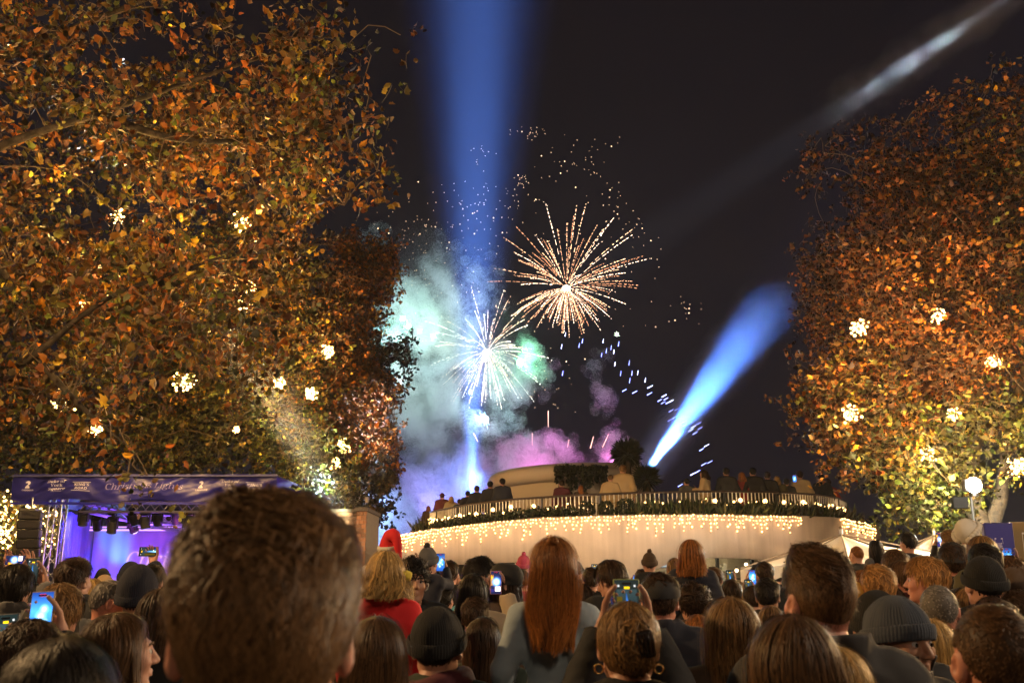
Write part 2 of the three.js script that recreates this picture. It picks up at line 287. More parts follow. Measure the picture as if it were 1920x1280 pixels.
function makeTree(o) {
  const t = thing('plane_tree', o.label, 'tree', o.base), B = o.base, all = [];
  o.limbs.forEach(([pts, r0, r1], i) => { const c = new THREE.CatmullRomCurve3(pts); for (let k = i ? 2 : 10; k <= 24; k++) all.push([c.getPoint(k / 24), r1]); part(i ? 'limb' : 'trunk', limb(pts.map((p) => p.clone().sub(B)), r0, r1, i ? 6 : 10), barkM, t); });
  const leaves = [], twigs = [];
  for (const v of o.vols) {
    const c = P(v.px, v.py, v.d), kx = v.rx / F * v.d, ky = v.ry / F * v.d;
    for (let n = 0; n < v.n; n++) {
      const u = V(rr(-1, 1), rr(-1, 1), rr(-1, 1)); if (u.length() > 1) u.normalize().multiplyScalar(rr(.75, 1));
      const p = V(c.x + u.x * kx, c.y + u.y * ky, c.z + u.z * v.rd); if (p.y < 2.4) continue; if (o.clear && o.clear(p)) continue;
      if (fbm(p.x * .55, p.y * .55, p.z * .55, 2) < (o.gap ?? -.16)) continue;
      let best = null, bd = 1e9; for (const q of all) { const d = q[0].distanceToSquared(p) + (q[0].y > p.y ? 1.5 : 0); if (d < bd) { bd = d; best = q; } }
      if (bd < (o.twigReach ?? 9)) { const m = best[0].clone().lerp(p, .5).add(V(rr(-.2, .2), rr(0, .35), rr(-.2, .2))); twigs.push(new THREE.TubeGeometry(new THREE.CatmullRomCurve3([best[0].clone().sub(B), m.sub(B), p.clone().sub(B)]), 4, o.twig ?? .012, 3)); if (all.length < 700) all.push([p, .01]); }
      else { const q = p.clone().add(V(rr(-.5, .5), rr(.1, .5), rr(-.5, .5))); twigs.push(new THREE.TubeGeometry(new THREE.CatmullRomCurve3([q.sub(B), p.clone().sub(B).add(V(rr(-.1, .1), .1, rr(-.1, .1))), p.clone().sub(B).add(V(rr(-.3, .3), -.3, rr(-.3, .3)))]), 4, o.twig ?? .012, 3)); }
      const set = v.set ?? o.set, tone = rr(.35, 1.2);
      for (let k = 0; k < v.k / 3.4; k++) {
        const s = o.size * rr(.6, 1.25), sp = o.spread ?? .55, q = V(p.x + (rnd() + rnd() - 1) * sp, p.y + (rnd() + rnd() - 1.15) * sp, p.z + (rnd() + rnd() - 1) * sp);
        leaves.push([q.sub(B), new THREE.Euler(Math.PI + rr(-1.5, 1.5), rr(0, 6.28), rr(-1.0, 1.0)), s, leafTone(set).multiplyScalar(tone)]);
      }
    }
  }
  const big = o.single ? leaves.map((l) => [l, l[0].clone().add(B).distanceTo(camera.position) / l[2]]).sort((a, b) => a[1] - b[1]).slice(0, 290).map((x) => x[0]) : [];
  const bigSet = new Set(big), g = leafG('plane', 1), tones = [];
  const rest = leaves.filter((l) => !bigSet.has(l)); for (let q = 0; q < 3; q++) scatter('crown', sprayG(6, 1.25), sprayM, rest.filter((_, i) => i % 3 === q), t);
  if (big.length) {
    for (let k = 0; k < 14; k++) { const c = leafTone(o.set); tones.push(new THREE.MeshPhysicalMaterial({ color: c, roughness: .6, transmission: .35, thickness: 0, side: THREE.DoubleSide })); }
    const gs = [g, leafG('plane', 1).scale(.7, 1.05, 3), leafG('oval', 1).scale(.8, 1, 2)];
    for (const [p, e, s] of big) { const l = part('leaf', pick(gs), pick(tones), t); l.position.copy(p); l.rotation.copy(e); l.scale.setScalar(s); }
  }
  part('twigs', merge(twigs), mat(.13, .09, .05, .85), t).userData.kind = 'stuff';
  return t;
}
// near tree: its trunk stands left of the picture
{
  const b = P(-330, 1100, 11.5).setY(0);
  makeTree({ label: 'big orange plane tree whose near leafy branches fill the upper left', base: b, set: ORANGE, size: .105, spread: .58, twig: .008, single: true, gap: -.075, twigReach: 5,
    limbs: [[[b, b.clone().add(V(.1, 2.5, 0)), b.clone().add(V(.25, 5, -.1)), b.clone().add(V(.2, 8, -.3)), b.clone().add(V(.5, 12, -.2))], .42, .12],
      [[b.clone().add(V(.25, 4.6, 0)), P(0, 700, 11), P(200, 560, 10.5), P(420, 480, 11)], .06, .015],
      [[b.clone().add(V(.2, 6.2, 0)), P(0, 275, 11), P(180, 215, 11), P(420, 130, 11.5), P(640, 60, 12)], .065, .012],
      [[b.clone().add(V(.3, 8, 0)), P(120, 60, 12), P(420, -60, 12.5)], .08, .02], [[P(180, 215, 11), P(330, 260, 11), P(520, 260, 12), P(680, 230, 12.5)], .06, .015],
      [[P(60, 660, 11), P(150, 760, 10.5), P(230, 830, 10.5)], .05, .012], [[P(0, 500, 11.5), P(30, 560, 11.5), P(25, 640, 11.5)], .05, .012]],
    vols: [{ px: 120, py: 330, d: 12, rx: 330, ry: 330, rd: 2.6, n: 190, k: 30 }, { px: 420, py: 300, d: 12.5, rx: 250, ry: 330, rd: 2.3, n: 135, k: 26 }, { px: 250, py: 620, d: 11.5, rx: 300, ry: 190, rd: 2, n: 140, k: 28 }, { px: 620, py: 230, d: 12.5, rx: 140, ry: 200, rd: 1.5, n: 46, k: 18 }, { px: 650, py: 40, d: 12.5, rx: 120, ry: 90, rd: 1, n: 12, k: 12 }, { px: 235, py: 860, d: 9.5, rx: 50, ry: 52, rd: .5, n: 4, k: 14 }, { px: 150, py: 50, d: 12, rx: 350, ry: 120, rd: 2, n: 42, k: 22 }] });
  // tree behind the stage
  const c = P(330, 1100, 27).setY(0);
  makeTree({ label: 'wide golden plane tree standing behind the blue stage canopy', base: c, set: [...ORANGE, ...GREENISH], size: .13, spread: .8, twig: .016, gap: -.16, twigReach: 6,
    limbs: [[[c, P(330, 950, 27), P(322, 860, 27), P(330, 740, 27)], .4, .22], [[P(330, 880, 27), P(250, 760, 26.5), P(120, 640, 26), P(20, 560, 26)], .2, .04], [[P(328, 800, 27), P(430, 690, 27), P(520, 560, 27.5)], .2, .04], [[P(325, 760, 27), P(310, 600, 27), P(330, 380, 27.5)], .22, .05], [[P(330, 900, 27), P(450, 800, 26), P(590, 750, 26)], .14, .03]],
    vols: [{ px: 200, py: 700, d: 26, rx: 300, ry: 210, rd: 4, n: 330, k: 40 }, { px: 480, py: 620, d: 27, rx: 165, ry: 250, rd: 3.5, n: 230, k: 40 }, { px: 420, py: 800, d: 25, rx: 170, ry: 85, rd: 2.5, n: 90, k: 40, set: GREENISH }, { px: 60, py: 830, d: 25, rx: 130, ry: 70, rd: 2, n: 50, k: 36, set: GREENISH }, { px: 330, py: 400, d: 27.5, rx: 330, ry: 260, rd: 4, n: 180, k: 34 }, { px: 596, py: 852, d: 22, rx: 40, ry: 60, rd: .5, n: 9, k: 40, set: GREENISH }, { px: 610, py: 560, d: 27.5, rx: 75, ry: 150, rd: 2, n: 50, k: 30, set: RUST }] });
  // dark tree in front of the smoke
  const e = P(668, 1100, 38).setY(0);
  makeTree({ label: 'dark rust coloured tree standing before the white smoke', base: e, set: RUST, size: .17, spread: .75, twig: .02, gap: -.16, twigReach: 8,
    limbs: [[[e, P(662, 950, 38), P(655, 850, 38), P(650, 700, 38), P(655, 560, 38)], .3, .08], [[P(655, 780, 38), P(690, 690, 38), P(740, 670, 38)], .12, .03], [[P(652, 640, 38), P(670, 560, 38), P(700, 500, 38), P(725, 470, 38)], .12, .025], [[P(655, 840, 38), P(690, 800, 37.5), P(720, 820, 37)], .1, .03], [[P(660, 880, 38), P(620, 800, 37), P(590, 740, 37)], .12, .03]],
    vols: [{ px: 690, py: 500, d: 38, rx: 62, ry: 66, rd: 1.6, n: 70, k: 40 }, { px: 655, py: 640, d: 38, rx: 60, ry: 110, rd: 2, n: 90, k: 40 }, { px: 655, py: 800, d: 37, rx: 92, ry: 120, rd: 2.2, n: 190, k: 46 }, { px: 725, py: 690, d: 38, rx: 45, ry: 110, rd: 1.4, n: 26, k: 28, set: [[.03, .03, .02], [.06, .03, .015]] }, { px: 560, py: 780, d: 36, rx: 70, ry: 120, rd: 2, n: 60, k: 44, set: GREENISH }, { px: 690, py: 930, d: 36, rx: 42, ry: 70, rd: 1, n: 34, k: 36, set: [[.06, .05, .02], [.1, .06, .02]] }, { px: 600, py: 905, d: 34, rx: 60, ry: 60, rd: 1.2, n: 40, k: 40, set: GREENISH }] });
  // right tree
  const g = P(1852, 1100, 21).setY(0);
  makeTree({ label: 'tall rust and gold plane tree with forked pale trunk right of the terrace', base: g, set: [...ORANGE, ...RUST], size: .115, spread: .75, twig: .011, gap: -.09, clear: (p) => { const px = 960 + p.x / -p.z * F * .985; return (px > 1798 && px < 1905 && p.y < 4.6) || (px < 1675 && p.y < 4.0); }, twigReach: 7,
    limbs: [[[g, P(1850, 1040, 21), P(1838, 990, 21), P(1826, 940, 21), P(1822, 880, 21), P(1828, 800, 21), P(1836, 660, 21.5), P(1850, 480, 22)], .3, .1], [[P(1848, 1010, 21), P(1862, 975, 21), P(1877, 930, 20.8), P(1885, 860, 20.8), P(1905, 760, 21), P(1935, 640, 21)], .2, .07], [[P(1823, 850, 21), P(1760, 800, 20.5), P(1680, 770, 20), P(1610, 740, 20), P(1565, 745, 20)], .11, .025], [[P(1830, 760, 21), P(1780, 680, 21), P(1700, 600, 21), P(1660, 560, 21)], .12, .025], [[P(1836, 640, 21.5), P(1780, 520, 21.5), P(1700, 420, 22), P(1600, 330, 22)], .12, .02], [[P(1850, 480, 22), P(1840, 330, 22), P(1870, 180, 22)], .1, .02], [[P(1700, 770, 20), P(1650, 700, 20), P(1640, 640, 20)], .05, .015]],
    vols: [{ px: 1690, py: 560, d: 21, rx: 175, ry: 240, rd: 2.6, n: 300, k: 38, set: RUST }, { px: 1830, py: 520, d: 21.5, rx: 160, ry: 300, rd: 2.6, n: 260, k: 36 }, { px: 1600, py: 330, d: 22, rx: 120, ry: 95, rd: 1.4, n: 50, k: 18, set: RUST }, { px: 1750, py: 300, d: 21.5, rx: 150, ry: 110, rd: 2, n: 80, k: 24, set: RUST }, { px: 1890, py: 240, d: 20, rx: 80, ry: 150, rd: 1.5, n: 50, k: 26 }, { px: 1590, py: 780, d: 20, rx: 90, ry: 110, rd: 1.8, n: 95, k: 40 }, { px: 1720, py: 880, d: 19.5, rx: 130, ry: 85, rd: 1.8, n: 120, k: 38, set: GREENISH }, { px: 1690, py: 960, d: 20, rx: 90, ry: 40, rd: 1.2, n: 40, k: 36, set: GREENISH }, { px: 1880, py: 830, d: 20, rx: 90, ry: 90, rd: 1.6, n: 55, k: 34, set: GREENISH }] });
}
// ---------- planting on the terrace ----------
reseed(21);
function foliage(label, name, cat, pos, list, geo, m, group) { const t = thing(name, label, cat, pos, 0, group); scatter('foliage', geo, m, list, t); return t; }
const bladeG = leafG('blade', 1), ovalG = leafG('oval', 1), greenM = new THREE.MeshPhysicalMaterial({ color: 0xffffff, roughness: .55, transmission: .2, thickness: 0, side: THREE.DoubleSide });
const plantPx = [[776, 'shrub at the left end of the parapet, strappy leaves arching out'], [812, 'low dark bush second from the left on the parapet'], [846, 'bushy green planting under the three hatted people on the terrace'], [884, 'dark planting under the left run of the railing'], [925, 'bluish dark planting below the tall standing man on the terrace'], [968, 'dark shrubs along the parapet just right of the tall man'], [1010, 'low leafy shrub below the roof drum left edge'], [1052, 'grassy clump left of the first clipped ball'], [1208, 'leafy clump right of the three clipped balls'], [1246, 'grass clump below the yucca on the terrace'], [1290, 'grass clump in the middle of the right railing run'], [1334, 'grass clump under the person in the tan coat'], [1376, 'grass clump under the person in the red coat'], [1420, 'grass clump under the wide dark coat on the terrace'], [1464, 'grass clump under the right group on the terrace'], [1510, 'grass clump near the right end of the railing'], [1552, 'arching grass past the railing right end'], [1592, 'grass clump at the far right end of the parapet']];
plantPx.forEach(([px, label], i) => {
  const a = aOf(px), y = topY(a), base = onB(a, y - .06, RB - .42).add(CB), L = [], strap = i > 7 || i === 0;
  for (let k = 0; k < (strap ? 300 : 380); k++) {
    const q = onB(a + rr(-.062, .062), 0, RB - .42 + rr(-.28, .3)).add(CB); q.y = y - .05;
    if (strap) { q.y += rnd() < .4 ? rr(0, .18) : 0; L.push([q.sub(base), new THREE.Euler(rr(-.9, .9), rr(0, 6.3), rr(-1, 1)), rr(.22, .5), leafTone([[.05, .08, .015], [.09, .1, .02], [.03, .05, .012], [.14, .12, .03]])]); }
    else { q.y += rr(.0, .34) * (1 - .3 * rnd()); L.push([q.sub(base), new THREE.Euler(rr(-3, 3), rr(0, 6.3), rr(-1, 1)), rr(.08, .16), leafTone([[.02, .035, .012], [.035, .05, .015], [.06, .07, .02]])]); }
  }
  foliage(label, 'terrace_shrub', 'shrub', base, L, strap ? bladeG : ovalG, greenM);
});
[[1092, 953, 'leftmost of the three clipped ball bushes on the parapet', .21], [1129, 952, 'middle one of the three clipped ball bushes', .19], [1167, 950, 'rightmost of the three clipped ball bushes', .23]].forEach(([px, py, label, r]) => {
  const a = aOf(px), c = onB(a, yOn(px, py + 3, RB - .3), RB - .3).add(CB), L = [];
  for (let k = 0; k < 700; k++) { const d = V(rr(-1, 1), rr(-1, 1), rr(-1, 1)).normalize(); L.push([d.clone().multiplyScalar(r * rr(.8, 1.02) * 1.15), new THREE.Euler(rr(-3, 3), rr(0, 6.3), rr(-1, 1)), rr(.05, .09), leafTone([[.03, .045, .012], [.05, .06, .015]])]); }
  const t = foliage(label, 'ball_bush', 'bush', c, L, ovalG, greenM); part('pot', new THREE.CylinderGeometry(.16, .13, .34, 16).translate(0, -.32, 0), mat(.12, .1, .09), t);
});
{ // ivy falling over the drum, the palm and the yucca behind the railing
  const L = []; const b = P(1110, 905, 31.2);
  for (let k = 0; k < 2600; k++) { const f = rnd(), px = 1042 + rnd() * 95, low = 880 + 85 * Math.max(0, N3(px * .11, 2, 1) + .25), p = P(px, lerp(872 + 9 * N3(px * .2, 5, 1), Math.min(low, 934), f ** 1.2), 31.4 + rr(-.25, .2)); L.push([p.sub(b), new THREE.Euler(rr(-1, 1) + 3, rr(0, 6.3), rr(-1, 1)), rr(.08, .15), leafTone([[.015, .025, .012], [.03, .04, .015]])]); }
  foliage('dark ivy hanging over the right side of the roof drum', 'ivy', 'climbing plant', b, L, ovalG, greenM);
  const palm = (label, px, py, d, r, n, droop, name) => {
    const c = P(px, py, d), t = thing(name, label, 'palm', V(c.x, floorY, c.z)), list = [];
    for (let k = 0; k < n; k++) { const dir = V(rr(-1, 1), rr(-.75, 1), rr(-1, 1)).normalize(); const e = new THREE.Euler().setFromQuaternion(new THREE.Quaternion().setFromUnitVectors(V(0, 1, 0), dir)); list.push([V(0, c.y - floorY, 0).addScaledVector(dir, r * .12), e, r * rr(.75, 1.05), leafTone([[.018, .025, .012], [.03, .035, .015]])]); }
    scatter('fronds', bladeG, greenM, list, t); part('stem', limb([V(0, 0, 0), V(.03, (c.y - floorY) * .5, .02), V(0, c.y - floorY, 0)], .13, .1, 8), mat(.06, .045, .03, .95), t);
  };
  palm('round dark spiky palm head right of the roof drum', 1176, 852, 31, .55, 520, 0, 'palm');
  palm('low spiky yucca right of the palm behind the railing', 1213, 897, 30, .52, 220, 0, 'yucca');
}

// ---------- the stage ----------
const alu = mat(.55, .55, .57, .32, { metalness: .85 }), black = mat(.012, .012, .014, .6);
function truss(parent, a, b, w, n, name = 'truss') { // box truss from a to b
  const d = b.clone().sub(a), L = d.length(), u = d.clone().normalize(), s = Math.abs(u.y) > .8 ? V(1, 0, 0) : V(0, 1, 0), v = u.clone().cross(s).normalize().multiplyScalar(w / 2), q = u.clone().cross(v).normalize().multiplyScalar(w / 2), c = [[1, 1], [1, -1], [-1, -1], [-1, 1]].map(([i, j]) => v.clone().multiplyScalar(i).addScaledVector(q, j));
  for (const k of c) part('chord', bar(a.clone().add(k), b.clone().add(k), .022, 6), alu, parent);
  for (let i = 0; i < n; i++) for (let f = 0; f < 4; f++) { const p = a.clone().addScaledVector(u, L * i / n).add(c[(f + i) % 4]), r = a.clone().addScaledVector(u, L * (i + 1) / n).add(c[(f + i + 1) % 4]); part('brace', bar(p, r, .012, 4), alu, parent); }
}
const SZ = -20, sL = P(26, 890, 20).x, sR = P(520, 900, 20).x, sTop = P(25, 889, 20).y, sLow = P(25, 938, 20).y, BACK = -25.5;
const stage = thing('concert_stage', 'open air stage with blue canopy banner, truss towers and violet lit backdrop', 'stage', V(0, 0, 0));
{
  part('deck', box(sR - sL - .5, .12, 6.4, (sL + sR) / 2 + .2, 1.02, -22.6), mat(.05, .05, .055, .5), stage);
  part('skirt', box(sR - sL - .6, .94, .04, (sL + sR) / 2 + .2, .48, -19.45), black, stage);
  const roofS = [[sL, sTop], [sR, sTop - .02]];
  part('roof_sheet', box(sR - sL, .03, 6.3, (sL + sR) / 2, sTop - .04, -23.05), mat(.04, .045, .16, .7), stage);
  // banner along the front, slack vinyl with printed marks
  const print = canvasTex(2048, 220, (g, w, h) => {
    g.fillStyle = '#1a1b74'; g.fillRect(0, 0, w, h); g.fillStyle = '#b9b8d6'; g.strokeStyle = '#b9b8d6'; g.textAlign = 'center';
    const mark = (x) => { g.save(); g.translate(x, 60); g.beginPath(); g.moveTo(-8, 0); g.quadraticCurveTo(8, -14, 16, 2); g.quadraticCurveTo(18, 18, 4, 28); g.quadraticCurveTo(16, 40, 14, 52); g.lineTo(-16, 52); g.quadraticCurveTo(-14, 36, -2, 26); g.quadraticCurveTo(6, 14, -2, 10); g.quadraticCurveTo(-10, 12, -14, 8); g.fill(); g.restore(); g.font = 'bold 17px sans-serif'; g.fillText('CADOGAN', x + 8, 134); };
    const duke = (x) => { g.font = 'italic bold 30px serif'; g.fillText('Duke of', x, 74); g.fillText('York', x, 104); g.fillText('Square', x, 134); g.fillRect(x - 36, 145, 72, 2); };
    const king = (x) => { g.fillRect(x - 62, 66, 124, 4); g.font = 'bold 32px sans-serif'; g.fillText("KING'S", x, 100); g.fillText('ROAD', x, 132); g.fillRect(x - 62, 140, 124, 4); };
    g.save(); g.scale(1.15, 1); for (const o of [0, 1165]) { mark(100 + o); duke(295 + o); king(463 + o); }
    g.fillStyle = '#7f79b4'; g.font = 'italic 66px serif'; g.fillText('Christmas Lights', 880, 122); g.font = '22px sans-serif'; g.fillText('KING\'S ROAD', 880, 172); g.restore();
  });
  const ban = (n, m, fn, uvf) => { const pos = [], uv = [], idx = []; for (let j = 0; j <= m; j++) for (let i = 0; i <= n; i++) { const p = fn(i / n, j / m); pos.push(p.x, p.y, p.z); uv.push(i / n, 1 - j / m); } for (let j = 0; j < m; j++) for (let i = 0; i < n; i++) { const a = j * (n + 1) + i, b = a + n + 1; idx.push(a, b, a + 1, b, b + 1, a + 1); } return geoOf(pos, idx, uv); };
  const sag = (u, v) => .05 * Math.sin(v * 2.6 + 4 * N3(u * 6, v, 1)) * N3(u * 9 + v * 2.2, v * 1.2, 4) * 2.6 + .03 * N3(u * 22 - v * 3, v * 2, 7);
  part('banner', ban(160, 14, (u, v) => V(lerp(sL, sR, u), lerp(sTop, sLow, v) - .03 * v * Math.sin(u * 21), SZ + .02 + sag(u, v)), 1), new THREE.MeshPhysicalMaterial({ map: print, roughness: .42, side: THREE.DoubleSide }), stage);
  part('banner_return', ban(30, 10, (u, v) => V(sL + .5 * sag(u + 3, v), lerp(sTop, sLow, v), SZ - u * 6), 1), mat(.025, .028, .2, .45, { side: 2 }), stage);
  part('banner_hem', box(sR - sL, .05, .02, (sL + sR) / 2, sLow - .06, SZ + .01), mat(.01, .01, .25, .4), stage);
  // towers and roof trusses
  const tx = P(92, 1000, 20).x; truss(stage, V(tx, 0, SZ - .25), V(tx, sLow + .1, SZ - .25), .26, 12); truss(stage, V(sR - .4, 0, SZ - .25), V(sR - .4, sLow + .1, SZ - .25), .26, 12);
  part('base_plate', box(.6, .03, .6, tx, .015, SZ - .25), alu, stage);
  truss(stage, V(tx + .45, sLow - .1, SZ - .35), V(sR - .3, sLow - .1, SZ - .35), .22, 20); truss(stage, V(tx + .8, sLow - .26, SZ - 2.4), V(sR - .3, sLow - .26, SZ - 2.4), .2, 18); truss(stage, V(tx + 1.2, sLow - .46, SZ - 4.2), V(sR - .3, sLow - .46, SZ - 4.2), .18, 16);
  truss(stage, V(tx + .5, sLow - .12, SZ - .5), V(tx + 1.4, sLow - .42, BACK + .8), .16, 10);
  // ladder frame at the left wing
  for (const [px, z] of [[108, -21], [122, -22], [136, -23]]) part('upright', bar(V(P(px, 1060, -z).x, 1.08, z), V(P(px + 4, 950, -z).x, sLow - .1, z), .03, 8), alu, stage);
  for (const py of [1029, 1062]) part('rung', bar(P(108, py, 21), P(137, py, 23), .02, 6), alu, stage);
  // curtains and backdrop
  const drape = (x0, z0, x1, z1, f, y1) => ban(120, 4, (u, v) => { const n = V(z1 - z0, 0, x0 - x1).normalize(), k = .07 * Math.sin(u * f) + .03 * Math.sin(u * f * 2.3 + 1); return V(lerp(x0, x1, u) + n.x * k, lerp(y1, 1.1, v), lerp(z0, z1, u) + n.z * k); });
  part('side_curtain', drape(P(112, 1000, 20.8).x, -20.9, P(176, 1000, 25.5).x, -25.4, 60, sLow - .15), mat(.2, .2, .34, .8, { side: 2 }), stage);
  part('side_curtain', drape(sR - .5, -20.9, sR - .3, -25.4, 60, sLow - .15), mat(.1, .1, .2, .8, { side: 2 }), stage);
  const bL = P(176, 1000, 25.5).x, bR = sR - .3;
  const bd = canvasTex(1024, 512, (g, w, h) => { g.fillStyle = '#cfc8dd'; g.fillRect(0, 0, w, h); g.fillStyle = '#fff'; for (let k = 0; k < 26; k++) { g.beginPath(); g.arc(rnd() * w, rnd() * h * .8, 2.2, 0, 7); g.fill(); } });
  part('backdrop', ban(120, 2, (u, v) => V(lerp(bL, bR, u), lerp(sLow - .3, 1.1, v), BACK + .025 * Math.sin(u * 90)), 1), new THREE.MeshStandardMaterial({ map: bd, roughness: .85, side: THREE.DoubleSide }), stage);
  const neon = canvasTex(1024, 256, (g, w, h) => { g.fillStyle = '#000'; g.fillRect(0, 0, w, h); g.fillStyle = '#ffd2f4'; g.font = 'italic 210px serif'; g.fillText('Christmas', 30, 180); });
  const sg = part('lettering', new THREE.PlaneGeometry(2.7, .68), new THREE.MeshStandardMaterial({ color: lin(.3, .2, .4), roughness: .8, emissive: lin(1, 1, 1), emissiveMap: neon, emissiveIntensity: 1.2, transparent: true, alphaMap: neon }), stage); const q = P(322, 1053, 25.4); sg.position.set(q.x, q.y, BACK + .09);
  // drum kit / desk shapes on the deck
  part('monitor_wedge', rbox(.5, .34, .4, .03, P(165, 1080, 24).x, 1.25, -24), black, stage); part('monitor_wedge', rbox(.55, .5, .3, .03, P(190, 1070, 24.5).x, 1.33, -24.5), black, stage);
  // light strips over the backdrop
  for (const [dy, k] of [[-.32, 1.4], [-.4, 2.2]]) part('light_strip', box(bR - bL - .3, .03, .04, (bL + bR) / 2, sLow + dy, BACK + .7 - dy), glow(.75, .35, 1, k), stage);
}
const headSpots = [[156, 968, 0], [182, 977, 1], [208, 966, 0], [211, 982, 0], [250, 968, 0], [248, 982, 1], [271, 974, 0], [295, 968, 0], [330, 966, 0], [352, 972, 0]];
const ordinal = ['first', 'second', 'third', 'fourth', 'fifth', 'sixth', 'seventh', 'eighth', 'ninth', 'tenth'];
headSpots.forEach(([px, py, lit], i) => {
  const z = 20.6 + (i % 3) * .6, p = P(px, py, z), t = thing('moving_head_light', `black stage light hanging under the canopy truss, ${ordinal[i]} from the left${lit ? ', bright white lens' : ''}`, 'stage light', p, rr(-.4, .4));
  part('clamp', merge([box(.05, .12, .05, 0, .2, 0), rbox(.2, .07, .16, .02, 0, .12, 0)]), black, t);
  part('yoke', merge([box(.025, .22, .06, -.11, 0, 0), box(.025, .22, .06, .11, 0, 0), box(.24, .03, .07, 0, .1, 0)]), black, t);
  const hd = part('head', new THREE.CylinderGeometry(.085, .1, .26, 18).translate(0, -.02, 0), black, t); hd.rotation.set(lit ? .6 : rr(.1, .5), 0, rr(-.3, .3)); hd.position.y = -.04;
  part('lens', new THREE.CylinderGeometry(.078, .078, .012, 18).translate(0, -.157, 0), lit ? glow(1, .85, 1, 9) : glow(.4, .35, 1, .6), hd);
});
spotLight(V(P(225, 970, 21).x, sLow - .5, -21), V(P(215, 1060, 25).x, 1.2, BACK), 42, .7, lin(.55, .08, 1), 18, 6, 'stage_wash');
spotLight(V(P(330, 970, 21).x, sLow - .5, -21), V(P(330, 1060, 25).x, 1.4, BACK), 40, .8, lin(.8, .1, .9), 17, 6, 'stage_wash');
spotLight(V(P(190, 970, 23).x, sLow - .6, -23.4), V(P(180, 1060, 25).x, 1.7, BACK), 26, .8, lin(.06, .08, 1), 26, 4, 'stage_wash');
spotLight(V(P(222, 1080, 24.4).x, 1.2, -24.6), V(P(219, 990, 25.5).x, 2.6, BACK), 17, .9, lin(.02, .75, 1), 12, 3, 'stage_floor_spot');
spotLight(V(P(150, 975, 21).x, sLow - .35, -21), V(P(130, 1040, 23).x, 2, -23), 52, .8, lin(.04, .03, 1), 34, 5, 'stage_wash');
pointLight(V(P(260, 990, 22).x, sLow - .95, -22.2), lin(.2, .07, 1), 9, 14, 'stage_wash');
pointLight(V(P(420, 990, 22).x, sLow - .95, -22.2), lin(.35, .07, 1), 9, 14, 'stage_wash');
{ // hanging line array at the left of the stage
  const p = P(53, 1000, 19.6), t = thing('loudspeaker_array', 'tall black hanging loudspeaker stack left of the stage', 'loudspeaker', p);
  for (let k = 0; k < 5; k++) { const b = part('speaker_box', rbox(.42, .178, .42, .02, 0, 0, 0), black, t); b.position.set(0, .36 - k * .182, -.02 * k * k * .3); b.rotation.set(.03 * k, .35, 0); part('grille', rbox(.39, .15, .015, .006, 0, 0, .212), mat(.02, .02, .03, .4, { metalness: .4 }), b); part('handle', rbox(.03, .1, .12, .012, .21, 0, -.05), mat(.1, .1, .16, .5), b); }
  part('rigging', merge([bar(V(0, .46, 0), V(0, .72, 0), .02), box(.3, .04, .3, 0, .47, 0)]), alu, t);
}
{ // the tree wrapped in fairy lights behind the loudspeakers
  const b = P(30, 1090, 23).setY(0), t = thing('lit_tree', 'small tree wrapped in dense warm fairy lights behind the loudspeaker', 'tree', b), bulbs = [], brs = [];
  const lim = [[P(30, 1090, 23).setY(0), P(32, 1010, 23), P(20, 960, 23), P(12, 935, 23)], [P(32, 1020, 23), P(70, 985, 23), P(95, 955, 23), P(105, 930, 23)], [P(31, 1000, 23), P(5, 975, 23), P(-20, 955, 23)], [P(32, 1020, 23), P(90, 1020, 23), P(108, 985, 23)], [P(70, 985, 23), P(60, 955, 23), P(48, 936, 23)], [P(31, 1040, 23), P(10, 1010, 22.8), P(-8, 1000, 22.8)]];
  lim.forEach((l, i) => { const pts = l.map((p) => p.clone().sub(b)); brs.push(limb(pts, i ? .07 : .14, .03, 6)); const c = new THREE.CatmullRomCurve3(pts); for (let k = 0; k < 58; k++) { const p = c.getPoint(.12 + .88 * rnd()), q = V(rr(-1, 1), rr(-1, 1), rr(-1, 1)).normalize().multiplyScalar(rr(.08, .26)); p.add(q); bulbs.push(new THREE.IcosahedronGeometry(rr(.022, .034), 0).translate(p.x, p.y, p.z)); } });
  part('trunk', merge(brs), barkM, t); const fl = part('bulbs', merge(bulbs), glow(1, .62, .22, 8), t); fl.userData.kind = 'stuff';
  const L = []; for (let k = 0; k < 900; k++) { const p = P(rr(-25, 112), rr(925, 1050), rr(22.6, 23.6)); L.push([p.sub(b), new THREE.Euler(rr(-3, 3), rr(0, 6), rr(-1, 1)), rr(.08, .16), leafTone(GREENISH)]); } scatter('crown', ovalG, leafM, L, t);
  pointLight(P(45, 985, 22.2), lin(1, .66, .28), 5, 20, 'fairy_light');
}
